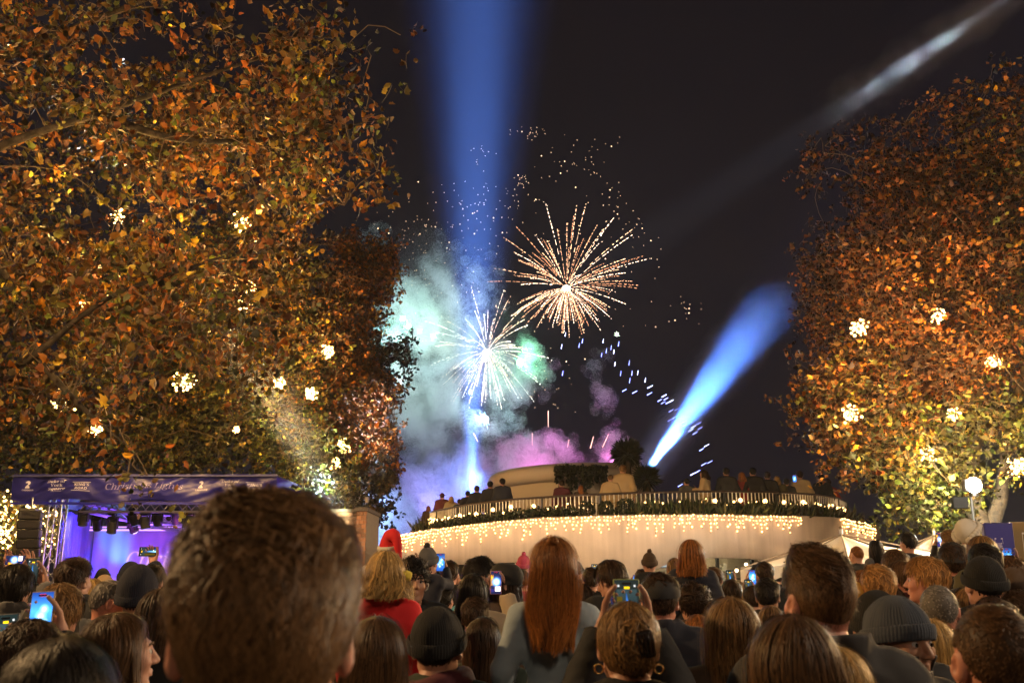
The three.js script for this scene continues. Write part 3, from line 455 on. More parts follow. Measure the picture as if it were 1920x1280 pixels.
{ // brick building with a flat top, right of the stage
  const xl = P(600, 1000, 20).x, xm = P(667, 1000, 20).x, xr = P(686, 1000, 20).x, top = P(660, 958, 20).y, t = thing('brick_building', 'dark brick pier and wall with a flat coping behind the red hat', 'building', V(0, 0, 0));
  const br = (x0, x1, z, deep, c, k) => { const rows = 34, h = top / rows, l = [[], [], []]; for (let r = 0; r < rows; r++) { const n = Math.max(2, Math.round((x1 - x0) / .215)), o = r % 2 ? .5 : 0; for (let i = -1; i < n; i++) { const a = Math.max(x0, x0 + (i + o) * (x1 - x0) / n + .005), b = Math.min(x1, x0 + (i + 1 + o) * (x1 - x0) / n - .005); if (b - a > .03) l[Math.floor(rnd() * 3)].push(box(b - a, h - .011, .1, (a + b) / 2, (r + .5) * h, z + rr(-.004, .004))); } } l.forEach((q, j) => { const m = part('bricks', merge(q), mat(c[0] * (.75 + .25 * j), c[1] * (.75 + .22 * j), c[2] * (.75 + .2 * j), .85), t); m.userData.kind = 'stuff'; }); part('wall', box(x1 - x0 - .01, top - .01, deep, (x0 + x1) / 2, top / 2, z - .05 - deep / 2 + .04), mat(.25, .2, .16, .9), t); };
  br(xl, xm, -20.35, 1.6, [.16, .08, .05]); br(xm + .01, xr, -20.0, 1.9, [.32, .15, .08]);
  part('coping', merge([box(xm - xl + .02, .06, 1.7, (xl + xm) / 2, top + .03, -21.1), box(xr - xm + .06, .07, 2, (xm + xr) / 2, top + .036, -20.9)]), mat(.1, .08, .07, .8), t);
  const lp = thing('wall_lantern', 'small dark lantern standing on the brick pier', 'lantern', V((xm + xr) / 2 + .05, top + .07, -20.3));
  part('base', merge([new THREE.CylinderGeometry(.05, .07, .06, 10).translate(0, .03, 0), bar(V(0, .05, 0), V(0, .12, 0), .015)]), black, lp); part('glass', new THREE.CylinderGeometry(.05, .04, .12, 6).translate(0, .18, 0), mat(.3, .25, .2, .2), lp); part('roof', new THREE.ConeGeometry(.075, .08, 6).translate(0, .28, 0), black, lp);
}
// ---------- parasols ----------
function parasol(label, apex, cs, drop) {
  const t = thing('parasol', label, 'parasol', V(apex.x, 0, apex.z)), O = V(apex.x, 0, apex.z), cloth = new THREE.MeshPhysicalMaterial({ color: lin(.74, .64, .52), roughness: .8, transmission: .12, thickness: 0, side: THREE.DoubleSide }), cl2 = new THREE.MeshPhysicalMaterial({ color: lin(.75, .7, .65), roughness: .8, transmission: .25, thickness: 0, side: THREE.DoubleSide });
  const ap = apex.clone().sub(O), k = cs.map((c) => c.clone().sub(O)), rim = []; k.forEach((c, i) => { rim.push(c, c.clone().lerp(k[(i + 1) % k.length], .5).add(V(0, .01, 0))); });
  rim.forEach((a, i) => {
    const b = rim[(i + 1) % rim.length], pos = [], idx = [], n = 10, hem = [], hi = [];
    for (let j = 0; j <= n; j++) for (let m = 0; m <= n; m++) { const p = a.clone().lerp(b, m / n).lerp(ap, 1 - j / n); p.y -= .09 * Math.sin(Math.PI * m / n) * Math.sin(Math.PI * Math.min(1, j / n * .9)) + .05 * Math.sin(Math.PI * j / n); pos.push(p.x, p.y, p.z); }
    for (let j = 0; j < n; j++) for (let m = 0; m < n; m++) { const q = j * (n + 1) + m; idx.push(q, q + n + 1, q + 1, q + 1, q + n + 1, q + n + 2); }
    part('panel', geoOf(pos, idx), cloth, t);
    for (let m = 0; m <= n; m++) { const q = a.clone().lerp(b, m / n); hem.push(q.x, q.y - .012 - .04 * Math.sin(Math.PI * m / n) * 0, q.z, q.x + .02 * Math.sin(m * 2), q.y - drop - .02 * Math.sin(m * 1.3), q.z + .03 * Math.sin(m * 1.7)); if (m) hi.push(m * 2 - 2, m * 2 - 1, m * 2, m * 2, m * 2 - 1, m * 2 + 1); }
    part('valance', geoOf(hem, hi), cl2, t); part('rib', bar(ap, a.clone().add(V(0, .012, 0)), .012, 5), mat(.2, .15, .1, .6), t);
  });
  part('pole', bar(V(0, 0, 0), ap.clone().add(V(0, .1, 0)), .03, 12), mat(.5, .5, .5, .3, { metalness: .6 }), t); part('finial', new THREE.SphereGeometry(.035, 10, 8).translate(ap.x, ap.y + .1, ap.z), mat(.2, .15, .1), t); part('base', rbox(.7, .08, .7, .02, 0, .041, 0), mat(.2, .2, .2), t);
}
parasol('large square cream parasol with white valance in front of the pavilion right half', P(1578, 1002, 15.5), [P(1388, 1067, 15.5), P(1590, 1046, 13.2), P(1760, 1037, 15.5), P(1560, 1048, 18)], .2);
parasol('smaller cream parasol behind the blond phone holder at right', P(1752, 1003, 18.5), [P(1640, 1050, 18.5), P(1745, 1036, 16.8), P(1850, 1040, 18.5), P(1760, 1040, 20)], .16);
pointLight(P(1585, 1062, 15.4).setY(1.9), lin(1, .85, .65), 4, 14, 'parasol_lamp'); pointLight(P(1440, 1064, 15).setY(1.9), lin(1, .85, .65), 2.2, 14, 'parasol_lamp');
{ const t = thing('lamp_cluster', 'small warm lamps glowing under the large parasol', 'lamp', P(1395, 1078, 17)); [[0, 0, .05], [.16, .05, .035], [-.12, .08, .03], [.05, .18, .03]].forEach(([x, y, r]) => { const b = part('bulb', new THREE.SphereGeometry(r, 12, 8).translate(x, y, 0), glow(1, .75, .45, 7), t); part('socket', new THREE.CylinderGeometry(r * .5, r * .5, .04, 8).translate(x, y + r + .015, 0), black, b); }); part('stand', merge([bar(V(0, -1.9, 0), V(0, -.06, 0), .02), bar(V(-.14, -.06, 0), V(.18, -.06, 0), .012), new THREE.CylinderGeometry(.2, .2, .03, 20).translate(0, -1.72, 0)]), black, t); }
// ---------- sign boards at the right ----------
function board(label, px0, px1, py, d, deep, col, draw) {
  const a = P(px0, 1080, d), b = P(px1, 1080, d), top = P(px0, py, d).y, w = b.x - a.x, t = thing('sign_board', label, 'sign', V((a.x + b.x) / 2, 0, a.z), -.22);
  part('panel', rbox(w, top, deep, .012, 0, top / 2, 0), mat(...col, .5), t);
  const tex = canvasTex(512, 1024, draw), f = part('printed_face', new THREE.PlaneGeometry(w - .03, top - .03).translate(0, top / 2, deep / 2 + .003), new THREE.MeshStandardMaterial({ map: tex, roughness: .5 }), t); return t;
}
board('deep blue upright notice board with white line emblem at right edge', 1855, 1906, 980, 10.5, .12, [.03, .03, .22], (g, w, h) => { g.fillStyle = '#2b2a92'; g.fillRect(0, 0, w, h); g.strokeStyle = '#c9c4e4'; g.fillStyle = '#c9c4e4'; g.lineWidth = 6; const b = (x, y, s) => { g.beginPath(); g.moveTo(x, y + s * .5); g.lineTo(x, y); g.lineTo(x + s * .6, y); g.moveTo(x + 150 - s * .6, y); g.lineTo(x + 150, y); g.lineTo(x + 150, y + s * .5); g.stroke(); }; b(160, 70, 50); g.font = 'bold 44px sans-serif'; g.textAlign = 'center'; g.fillText('DUKE', 235, 122); g.fillText('OF', 235, 165); g.fillText('YORK', 235, 208); g.beginPath(); g.moveTo(160, 190); g.lineTo(160, 225); g.lineTo(310, 225); g.lineTo(310, 190); g.stroke(); g.fillRect(90, 360, 330, 5); g.font = '26px sans-serif'; g.fillText('Square', 250, 405); });
board('tan upright notice board beside the blue one, cut by the right edge', 1907, 1965, 978, 10.7, .12, [.3, .2, .09], (g, w, h) => { g.fillStyle = '#8a6f3a'; g.fillRect(0, 0, w, h); g.strokeStyle = '#efe6d0'; g.fillStyle = '#efe6d0'; g.lineWidth = 8; g.strokeRect(150, 50, 120, 190); g.fillRect(150, 140, 120, 8); g.font = 'bold 60px sans-serif'; g.fillRect(40, 330, 380, 6); g.fillText('Season', 50, 400); g.fillRect(40, 420, 380, 6); g.beginPath(); g.arc(180, 480, 22, 0, 7); g.fill(); g.font = 'bold 54px sans-serif'; g.fillText('Square', 60, 560); });
{ // white floodlight on a slim pole
  const p = P(1827, 909, 16.5), t = thing('floodlight', 'dazzling white floodlight on a slim pole before the right tree', 'floodlight', V(p.x, 0, p.z));
  part('pole', bar(V(.02, 0, -.2), V(.02, p.y - .02, -.2), .03, 8, .024), mat(.012, .012, .012, .7), t); part('housing', rbox(.3, .22, .12, .02, 0, p.y, -.08), black, t); part('bracket', box(.06, .12, .08, .02, p.y - .12, -.1), black, t);
  part('lens', new THREE.CylinderGeometry(.13, .13, .02, 24).rotateX(Math.PI / 2).translate(0, p.y, -.01), glow(1, .93, .78, 90), t);
  pointLight(p.clone().add(V(0, 0, 1.3)), lin(1, .92, .75), 80, 4, 'floodlight_lamp');
  spotLight(P(1838, 1055, 19.3).setY(2.2), P(1880, 930, 21), 24, .6, lin(1, .9, .65), 110, 4, 'tree_uplight');
  part('rear_head', rbox(.26, .2, .14, .02, -.16, p.y - .28, -.28), mat(.006, .006, .006, .95, { specularIntensity: .1 }), t); part('lens', rbox(.22, .16, .01, .004, -.16, p.y - .28, -.356), glow(1, .95, .7, 20), t);
  spotLight(p.clone().add(V(-.16, -.26, -.38)), P(1705, 880, 20), 42, .8, lin(1, .97, .55), 70, 4, 'tree_uplight');
}
{ // tree floodlight beside the stage
  const p = P(640, 1046, 19.1), t = thing('floodlight', 'small floodlight on a stand between stage and brick pier, lighting the leaves', 'floodlight', V(p.x, 0, p.z)), q = P(585, 845, 22.6), d = q.clone().sub(p).normalize();
  part('stand', bar(V(0, 0, 0), V(0, p.y - .1, 0), .025, 8), black, t); const h = part('housing', rbox(.26, .1, .2, .02, 0, -.09, 0), black, t); h.position.y = p.y; h.quaternion.setFromUnitVectors(V(0, 1, 0), d); part('lens', box(.22, .01, .16, 0, -.033, 0), glow(1, 1, .8, 20), h);
  spotLight(p.clone().addScaledVector(d, .02), q, 17, .8, lin(.95, 1, .6), 420, 4, 'tree_uplight');
}
// ---------- stars of bulbs hung in the trees ----------
const stars = [[220, 407, 11.5, .1, 'small star of bulbs high at the left, alone among dark orange leaves'], [452, 416, 12.5, .15, 'bright star of bulbs high up, right of the lone small one'], [471, 538, 17, .13, 'upper one of two close stars in the left trees'], [456, 573, 17, .18, 'larger lower one of two close stars in the left trees'], [156, 571, 15, .08, 'faint left one of a pair of small stars'], [206, 563, 15, .09, 'faint right one of a pair of small stars'], [388, 622, 17, .06, 'tiny warm star half hidden by leaves, left trees'], [614, 658, 26, .2, 'star of bulbs on the rust leaves left of the smoke'], [345, 716, 18, .22, 'wide bright star in the middle of the left trees'], [118, 752, 17, .22, 'brightest round star low on the far left'], [180, 803, 18, .15, 'star just right and below the brightest far left one'], [524, 718, 24, .16, 'small star left of the grey light beam'], [583, 738, 24, .18, 'tall star right of the grey light beam'], [443, 806, 20, .06, 'tiny spark of bulbs low above the stage'], [643, 836, 30, .24, 'star in the dark tree above the brick pier'], [628, 868, 30, .18, 'low star close above the blue light at the brick pier'],
  [1612, 615, 18, .19, 'upper left star in the right tree'], [1762, 594, 19, .16, 'small star high in the right tree'], [1594, 776, 18, .21, 'round star above the parapet right end'], [1788, 776, 19, .15, 'star beside the right tree trunk'], [1741, 856, 18.5, .22, 'bright star on yellow green leaves beside the floodlight'], [1862, 680, 19.5, .14, 'sparse star behind branches at the right'], [1908, 875, 19, .2, 'star at the right edge above the notice boards']];
stars.forEach(([px, py, d, r, label]) => {
  const p = P(px, py, d), t = thing('star_light', label, 'star light', p), rods = [], bulbs = [], n = r > .12 ? 34 : 15;
  for (let k = 0; k < n; k++) { const y = 1 - 2 * (k + .5) / n, a = k * 2.39996, q = V(Math.sqrt(1 - y * y) * Math.cos(a), y, Math.sqrt(1 - y * y) * Math.sin(a)).multiplyScalar(r * rr(.3, 1.12)); rods.push(bar(V(0, 0, 0), q, .004, 4)); bulbs.push(new THREE.IcosahedronGeometry(rr(.012, .034) * d / 18, 0).translate(q.x, q.y, q.z)); }
  part('rods', merge(rods), black, t).userData.kind = 'stuff'; part('bulbs', merge(bulbs), glow(1, .58, .2, 9), t).userData.kind = 'stuff'; part('cable', bar(V(0, 0, 0), V(0, r + .5, 0), .004, 4), black, t); part('hub', new THREE.IcosahedronGeometry(.03, 1), black, t);
  pointLight(p, lin(1, .55, .16), 150 * r, 5, 'bulb_light');
});
// ---------- street lamps of the square, outside the picture ----------
[[-6.5, 5.6, -4.5, 165, 'street lamp left of the viewer under the near tree'], [7.2, 5.6, -2.5, 95, 'street lamp right of the viewer at the edge of the crowd'], [1.5, 6.5, 8, 48, 'street lamp behind the viewer'], [10.5, 4.2, -12.5, 230, 'street lamp right of the crowd beside the notice boards']].forEach(([x, y, z, I, label]) => {
  const t = thing('street_lamp', label, 'street lamp', V(x, 0, z)); part('post', merge([new THREE.CylinderGeometry(.05, .075, y - .3, 14).translate(0, (y - .3) / 2, 0), new THREE.CylinderGeometry(.12, .15, .5, 14).translate(0, .25, 0), new THREE.TorusGeometry(.07, .02, 8, 18).rotateX(Math.PI / 2).translate(0, 1.1, 0)]), mat(.02, .02, .022, .45), t);
  part('lantern', new THREE.CylinderGeometry(.18, .11, .34, 8).translate(0, y - .12, 0), glow(1, .7, .36, 9), t); part('lamp_cap', merge([new THREE.ConeGeometry(.24, .18, 8).translate(0, y + .15, 0), new THREE.SphereGeometry(.04, 10, 8).translate(0, y + .27, 0)]), mat(.02, .02, .022, .45), t);
  pointLight(V(x, y - .12, z), lin(1, x < -5 || z < -8 ? .6 : .74, x < -5 || z < -8 ? .26 : .5), I, 6, 'street_lamp_light');
});
// ---------- searchlights ----------
reseed(31);
function searchlight(label, p, target, deg, pen, c, I, lens) {
  const t = thing('searchlight', label, 'searchlight', V(p.x, 0, p.z)), d = target.clone().sub(p).normalize(), q = new THREE.Quaternion().setFromUnitVectors(V(0, 1, 0), d);
  part('stand', merge([box(.7, .12, .7, 0, .061, 0), bar(V(-.36, .1, 0), V(-.36, p.y, 0), .04), bar(V(.36, .1, 0), V(.36, p.y, 0), .04)]), black, t);
  const h = part('drum', new THREE.CylinderGeometry(.32, .24, .6, 24, 1).translate(0, -.36, 0), black, t); h.position.y = p.y; h.quaternion.copy(q);
  part('lens', new THREE.CylinderGeometry(.29, .29, .02, 24).translate(0, -.04, 0), glow(c.r, c.g, c.b, lens), h);
  spotLight(p.clone().addScaledVector(d, .02), target, deg, pen, c, I, 4);
}
searchlight('blue searchlight pointing straight up behind the pavilion left side', P(884, 955, 50), P(897, 0, 50), 5, 1, lin(.12, .3, 1), 560000, 3);
searchlight('blue searchlight leaning right behind the palm on the terrace', P(1196, 905, 50), P(1440, 575, 52), 8.2, 1, lin(.08, .24, 1), 42000, 3);
searchlight('white searchlight behind the brick pier shining up into the left trees', P(678, 1000, 24).setY(2.3), P(445, 632, 18.3), 6.5, .8, lin(.5, .75, 1), 26000, 3);
for (const [deg, I] of [[7.2, 330000], [10, 130000]]) spotLight(P(884, 955, 50), P(897, 0, 50), deg, 1, lin(.1, .25, 1), I * 1.35, 4);
{ // lamp on a mast beyond the right edge, throwing a pale beam across the sky
  const p = P(1990, -70, 27), t = thing('mast_light', 'pale spotlight on a tall mast past the upper right corner', 'spotlight', V(p.x, 0, p.z));
  part('mast', bar(V(0, 0, 0), V(0, p.y, 0), .16, 10, .09), mat(.2, .2, .2, .5, { metalness: .5 }), t); const tg = P(1480, 275, 30), d = tg.clone().sub(p).normalize(); const h = part('drum', new THREE.CylinderGeometry(.2, .15, .4, 20).translate(0, -.24, 0), black, t); h.position.y = p.y; h.quaternion.setFromUnitVectors(V(0, 1, 0), d); part('lens', new THREE.CylinderGeometry(.18, .18, .02, 20).translate(0, -.03, 0), glow(.8, .85, 1, 4), h);
  spotLight(p.clone().addScaledVector(d, .02), tg, 3.8, 1, lin(.68, .77, 1), 130000, 4);
}
// ---------- fireworks ----------
function dash(list, a, b, r) { const d = b.clone().sub(a), L = d.length(); if (L < 1e-3) return; const g = new THREE.CylinderGeometry(r * .6, r, L, 4, 1); g.applyQuaternion(new THREE.Quaternion().setFromUnitVectors(V(0, 1, 0), d.normalize())); g.translate((a.x + b.x) / 2, (a.y + b.y) / 2, (a.z + b.z) / 2); list.push(g); }
function burst(label, px, py, d, R, n, shape, cols, core, sag) {
  const c = P(px, py, d), t = thing('firework_burst', label, 'firework', c);
  for (let k = 0; k < n; k++) {
    const y = 1 - 2 * (k + .5) / n, a = k * 2.39996 + rr(-.25, .25), dir = V(Math.sqrt(1 - y * y) * Math.cos(a), y + rr(-.15, .15), Math.sqrt(1 - y * y) * Math.sin(a)).normalize(), len = R * shape(dir) * rr(.62, 1.1), l = [], beads = [];
    const at = (f) => dir.clone().multiplyScalar(len * f).add(V(0, -sag * f * f, 0));
    let f = rnd() < .3 ? rr(.05, .15) : rr(.15, .42); const solid = rr(.45, .75);
    while (f < 1) { const s = f < solid ? rr(.025, .07) : rr(.012, .045); dash(l, at(f), at(Math.min(1, f + s)), f < solid ? rr(.008, .019) : rr(.014, .032)); f += s + (f < solid ? rr(.005, .05) : rr(.008, .04)); if (rnd() < .25) { const b = at(f).add(V(rr(-.16, .16), rr(-.2, .1), rr(-.16, .16))); beads.push(new THREE.OctahedronGeometry(rr(.02, .04)).translate(b.x, b.y, b.z)); } }
    part('spark_trail', merge([...l, ...beads]), pick(cols), t).userData.kind = 'stuff';
  }
  part('core', new THREE.IcosahedronGeometry(core, 1).scale(1.5, 1, 1), glow(1, .8, .6, 9), t);
  return c;
}
const gold = [glow(1, .5, .26, 4), glow(1, .6, .34, 5.5), glow(1, .42, .2, 3), glow(1, .7, .5, 7)], pale = [glow(1, .72, .5, 6), glow(1, .85, .7, 8), glow(1, .6, .4, 4.5)];
const b1 = burst('large orange gold firework burst, upper right one of the two', 1062, 540, 80, 8.8, 120, (d) => d.y > 0 ? .72 + .28 * d.y + .12 * Math.max(0, d.x) : .62 + .28 * d.y, gold, .26, 1.0);
const b2 = burst('white gold firework burst over the blue beam, lower left one', 913, 660, 78, 7.2, 78, (d) => d.y > 0 ? .8 + .1 * d.y : .8 + .3 * d.y, pale, .24, 1.2);
pointLight(b1.clone().add(V(0, 0, 1.2)), lin(1, .6, .35), 24, 20, 'spark_light'); pointLight(b2.clone().add(V(0, 0, 1.2)), lin(1, .85, .75), 24, 20, 'spark_light');
const flares = [[975, 680, 76, .3, [.22, 1, .5], 90, 'green flare right of the white gold burst'], [910, 786, 74, .26, [.5, .8, 1], 70, 'blue white flare low inside the blue beam'], [755, 597, 74, .16, [.7, 1, .9], 16, 'leftmost of the pale green flares beside the dark tree'], [766, 612, 75, .22, [.35, 1, .75], 80, 'largest of the pale green flares beside the dark tree'], [786, 621, 74, .15, [.75, 1, .85], 14, 'small pale flare right of the largest pale green one'], [812, 630, 76, .18, [.8, 1, .8], 16, 'yellowish white flare rightmost of the pale green group'], [753, 716, 72, .08, [.8, 1, .95], 5, 'tiny pale flare on the smoke left of the beam'], [692, 738, 70, .2, [.85, 1, .85], 14, 'bright flare seen through the dark tree'], [1157, 627, 82, .13, [.8, 1, .7], 12, 'lone pale yellow flare above the blue stars'], [883, 735, 74, .11, [.7, .95, 1], 10, 'small white flare left edge of the blue beam']];
for (const [px, py, d, r, c, I, label] of flares) { const p = P(px, py, d), t = thing('firework_flare', label, 'firework'); t.position.copy(p); part('flame', new THREE.IcosahedronGeometry(r, 2).scale(1, 1.1, 1), glow(...c, 14), t); const l = []; for (let k = 0; k < 9; k++) { const q = V(rr(-1, 1), rr(-1, 1), rr(-1, 1)).normalize(); dash(l, q.clone().multiplyScalar(r * 1.1), q.multiplyScalar(r * rr(1.6, 3)), .02); } part('sparks', merge(l), glow(...c, 6), t).userData.kind = 'stuff'; pointLight(p.clone().add(V(0, 0, r + 1.2)), lin(...c), I, 12, 'flare_light'); }
{ // a chain of blue stars falling to the right
  const pts = [[1131, 640], [1137, 658], [1146, 652], [1151, 660], [1160, 645], [1128, 666], [1153, 683], [1180, 680], [1164, 700], [1196, 699], [1181, 713], [1185, 700], [1210, 713], [1170, 732], [1190, 735], [1219, 725], [1218, 738], [1236, 751], [1245, 742], [1248, 748], [1252, 755], [1258, 752], [1243, 755], [1258, 770], [1264, 783], [1268, 768], [1255, 788], [1280, 792], [1284, 797], [1296, 793], [1300, 800], [1310, 794], [1312, 803], [1296, 806], [1303, 812], [1315, 843], [1325, 835], [1331, 866], [1320, 870], [1298, 889], [1275, 910], [1308, 884], [1053, 650], [1086, 648], [1092, 640], [1060, 628], [1055, 700]];
  const t = thing('blue_stars', 'trail of short blue white streaks falling right of the bursts', 'firework', P(1220, 750, 78)); pts.forEach(([x, y], i) => { const a = P(x, y, 78).sub(t.position), l = [], s = x < 1120 || y < 720 ? V(.04, .22, 0) : V(.22, .12, 0); dash(l, a.clone().sub(s.clone().multiplyScalar(rr(.5, 1))), a.clone().add(s), rr(.02, .036)); part('streak', l[0], i % 3 ? glow(.25, .3, 1, 7) : glow(.5, .55, 1, 9), t); });
  pointLight(P(1225, 760, 76), lin(.4, .45, 1), 24, 20, 'spark_light');
  const rk = thing('rocket_trails', 'short pink rocket trails rising just above the roof drum', 'firework', P(1050, 830, 72)); [[998, 812, 998, 834], [1064, 838, 1067, 824], [1107, 840, 1113, 818], [1130, 838, 1141, 814], [888, 812, 896, 828], [1028, 770, 1028, 800]].forEach(([a, b, c, d]) => { const l = []; dash(l, P(a, b, 72).sub(rk.position), P(c, d, 72).sub(rk.position), .035); part('trail', l[0], glow(1, .5, .4, 3), rk); });
  const sp = thing('drifting_sparks', 'scattered tiny golden sparks drifting high round the bursts', 'sparks', P(980, 400, 82)), L = []; const clus = [[990, 246, 28, 14, 26], [1080, 310, 70, 60, 40], [905, 290, 25, 16, 12], [978, 335, 12, 14, 16], [1120, 270, 40, 20, 8], [790, 480, 120, 90, 70], [860, 400, 110, 70, 70], [950, 400, 80, 60, 46], [1170, 400, 50, 40, 26], [1210, 480, 60, 50, 14], [1290, 580, 30, 25, 16], [740, 600, 40, 100, 26], [690, 740, 18, 50, 12], [1040, 700, 60, 60, 30], [1180, 570, 60, 40, 10], [850, 560, 70, 60, 30]];
  for (const [x, y, rx, ry, n] of clus) for (let k = 0; k < n; k++) { const p = P(x + (rnd() + rnd() - 1) * rx * 1.3, y + (rnd() + rnd() - 1) * ry * 1.3, 82 + rr(-4, 4)).sub(sp.position); L.push(new THREE.OctahedronGeometry(rnd() < .1 ? .06 : rr(.018, .036)).translate(p.x, p.y, p.z)); }
  const o = part('sparks', merge(L), glow(1, .62, .36, 5), sp); o.userData.kind = 'stuff';
}
// ---------- smoke: clouds of fine motes lit by the flares and searchlights ----------
const smokeM = new THREE.MeshStandardMaterial({ color: lin(.8, .8, .8), roughness: 1, side: THREE.DoubleSide });
function moteG(n, size) { const p = []; for (let i = 0; i < n; i++) { const v = V(rr(-1, 1), rr(-1, 1), rr(-1, 1)); const l = v.length(); if (l > 1) { i--; continue; } v.multiplyScalar(1 / (.55 + .6 * l)); const a = V(rr(-1, 1), rr(-1, 1), rr(-1, 1)).normalize(), b = V(rr(-1, 1), rr(-1, 1), rr(-1, 1)).cross(a).normalize().multiplyScalar(size); a.multiplyScalar(size); p.push(v.x + a.x, v.y + a.y, v.z + a.z, v.x - a.x * .6 + b.x, v.y - a.y * .6 + b.y, v.z - a.z * .6 + b.z, v.x - a.x * .6 - b.x, v.y - a.y * .6 - b.y, v.z - a.z * .6 - b.z); } return geoOf(p); }
const motes = moteG(420, .019), thinMotes = moteG(5200, .0019);
// fn(px, py) 0..1: how likely a puff is there; blobs of fine noise carve billows
function smoke(name, n, px0, px1, py0, py1, d0, d1, fn, freq, cut, sc0, sc1, geo = motes) {
  const list = []; let tries = 0;
  while (list.length < n && tries++ < n * 60) {
    const px = rr(px0, px1), py = rr(py0, py1), d = rr(d0, d1), k = fn(px, py); if (rnd() > k) continue;
    const p = P(px, py, d), w = 1.6 * N3(p.x * .13, p.y * .13, p.z * .2 + 4), q = fbm(p.x * freq + w, p.y * freq * .9 - w, p.z * freq, 4); if (q < cut + (1 - k) * .22) continue;
    list.push([p, new THREE.Euler(rr(0, 6), rr(0, 6), rr(0, 6)), rr(sc0, sc1) * (geo === thinMotes ? 1 : 1 - .6 * clamp((q - cut) * 2, 0, .8))]);
  }
  const o = scatter(numbered(name), geo, smokeM, list, scene); tag(o, o.userData.label, undefined); delete o.userData.category; return o;
}
const bump = (x, y, cx, cy, rx, ry) => Math.max(0, 1 - ((x - cx) / rx) ** 2 - ((y - cy) / ry) ** 2);
smoke('smoke_cloud', 3800, 640, 960, 400, 900, 67, 78, (x, y) => Math.min(1, 1.1 * bump(x, y, 780, 640, 110, 160) + 1.2 * bump(x, y, 770, 770, 100, 120) + .8 * bump(x, y, 850, 560, 120, 140) + .7 * bump(x, y, 880, 740, 90, 160) + .6 * bump(x, y, 700, 500, 70, 110)), .42, .13, .3, .8).userData.label = 'pale green and grey firework smoke left of the blue beam';
smoke('smoke_cloud', 700, 900, 1080, 600, 860, 70, 78, (x, y) => Math.min(1, 1.2 * bump(x, y, 970, 690, 80, 80) + .8 * bump(x, y, 940, 780, 70, 90)), .42, .12, .3, .75).userData.label = 'green lit smoke round the right flare';
smoke('smoke_cloud', 900, 900, 1230, 660, 890, 66, 74, (x, y) => Math.min(1, 1.3 * bump(x, y, 1000, 860, 110, 60) + 1.1 * bump(x, y, 1150, 850, 60, 60) + .7 * bump(x, y, 1125, 720, 40, 120) + .4 * bump(x, y, 1050, 760, 50, 120)), .42, .1, .3, .75).userData.label = 'pink and violet smoke low behind the roof drum';
smoke('smoke_cloud', 1100, 690, 960, 830, 1050, 60, 68, (x, y) => Math.min(1, 1.1 * bump(x, y, 800, 940, 130, 100) + bump(x, y, 885, 900, 60, 90)), .2, -.06, .4, .9).userData.label = 'violet blue haze low left of the pavilion';
smoke('smoke_cloud', 1500, 1180, 1480, 520, 900, 48.5, 54, (x, y) => { const f = (900 - y) / 330, c = 1198 + f * 246; return f > 1.12 || f < 0 ? 0 : Math.max(0, 1 - Math.abs(x - c) / (17 + 43 * f)) * Math.min(1, 1.9 * (1.1 - f)) * (.75 + .25 * f) * 1.3; }, .25, -.4, .6, 1.15, thinMotes).userData.label = 'smoke drifting through the leaning blue beam';
smoke('smoke_cloud', 220, 420, 690, 620, 1010, 17.8, 24, (x, y) => { const f = (1000 - y) / 368, c = 672 - f * 227; return Math.max(0, 1 - Math.abs(x - c) / (16 + 26 * f)) * (1 - .4 * f); }, .3, -.5, .25, .55, thinMotes).userData.label = 'thin haze drifting through the grey beam in the left trees';
smoke('smoke_cloud', 170, 1540, 1960, -60, 260, 26, 31, (x, y) => { const f = (1930 - x) / 400, c = -30 + f * 260; return Math.max(0, 1 - Math.abs(y - c) / (14 + 40 * f)) * clamp(1.15 - f, 0, 1); }, .3, -.4, .45, .8, thinMotes).userData.label = 'thin haze drifting through the pale beam at the upper right';
smoke('smoke_cloud', 700, 560, 800, 880, 1050, 50, 57, (x, y) => bump(x, y, 680, 970, 110, 85), .25, -.1, .5, 1.1).userData.label = 'pale blue haze behind the brick pier';
smoke('smoke_cloud', 620, 620, 980, 430, 1000, 64, 78, (x, y) => Math.max(.6 * bump(x, y, 800, 700, 190, 300), bump(x, y, 830, 880, 150, 130)), .16, -.12, 1.2, 2.4, thinMotes).userData.label = 'soft wide haze round the firework smoke';
pointLight(P(690, 965, 48), lin(.3, .5, 1), 150, 20, 'flare_light');
pointLight(P(1010, 868, 66), lin(.85, .17, .6), 55, 20, 'flare_light'); pointLight(P(1150, 868, 67), lin(1, .22, .7), 70, 20, 'flare_light'); pointLight(P(800, 960, 58), lin(.35, .3, 1), 120, 20, 'flare_light'); pointLight(P(850, 560, 64), lin(.6, .85, .9), 60, 20, 'flare_light'); pointLight(P(730, 640, 66), lin(.5, .9, .82), 130, 20, 'flare_light');pointLight(P(890, 900, 60), lin(.12, .25, 1), 70, 20, 'flare_light');
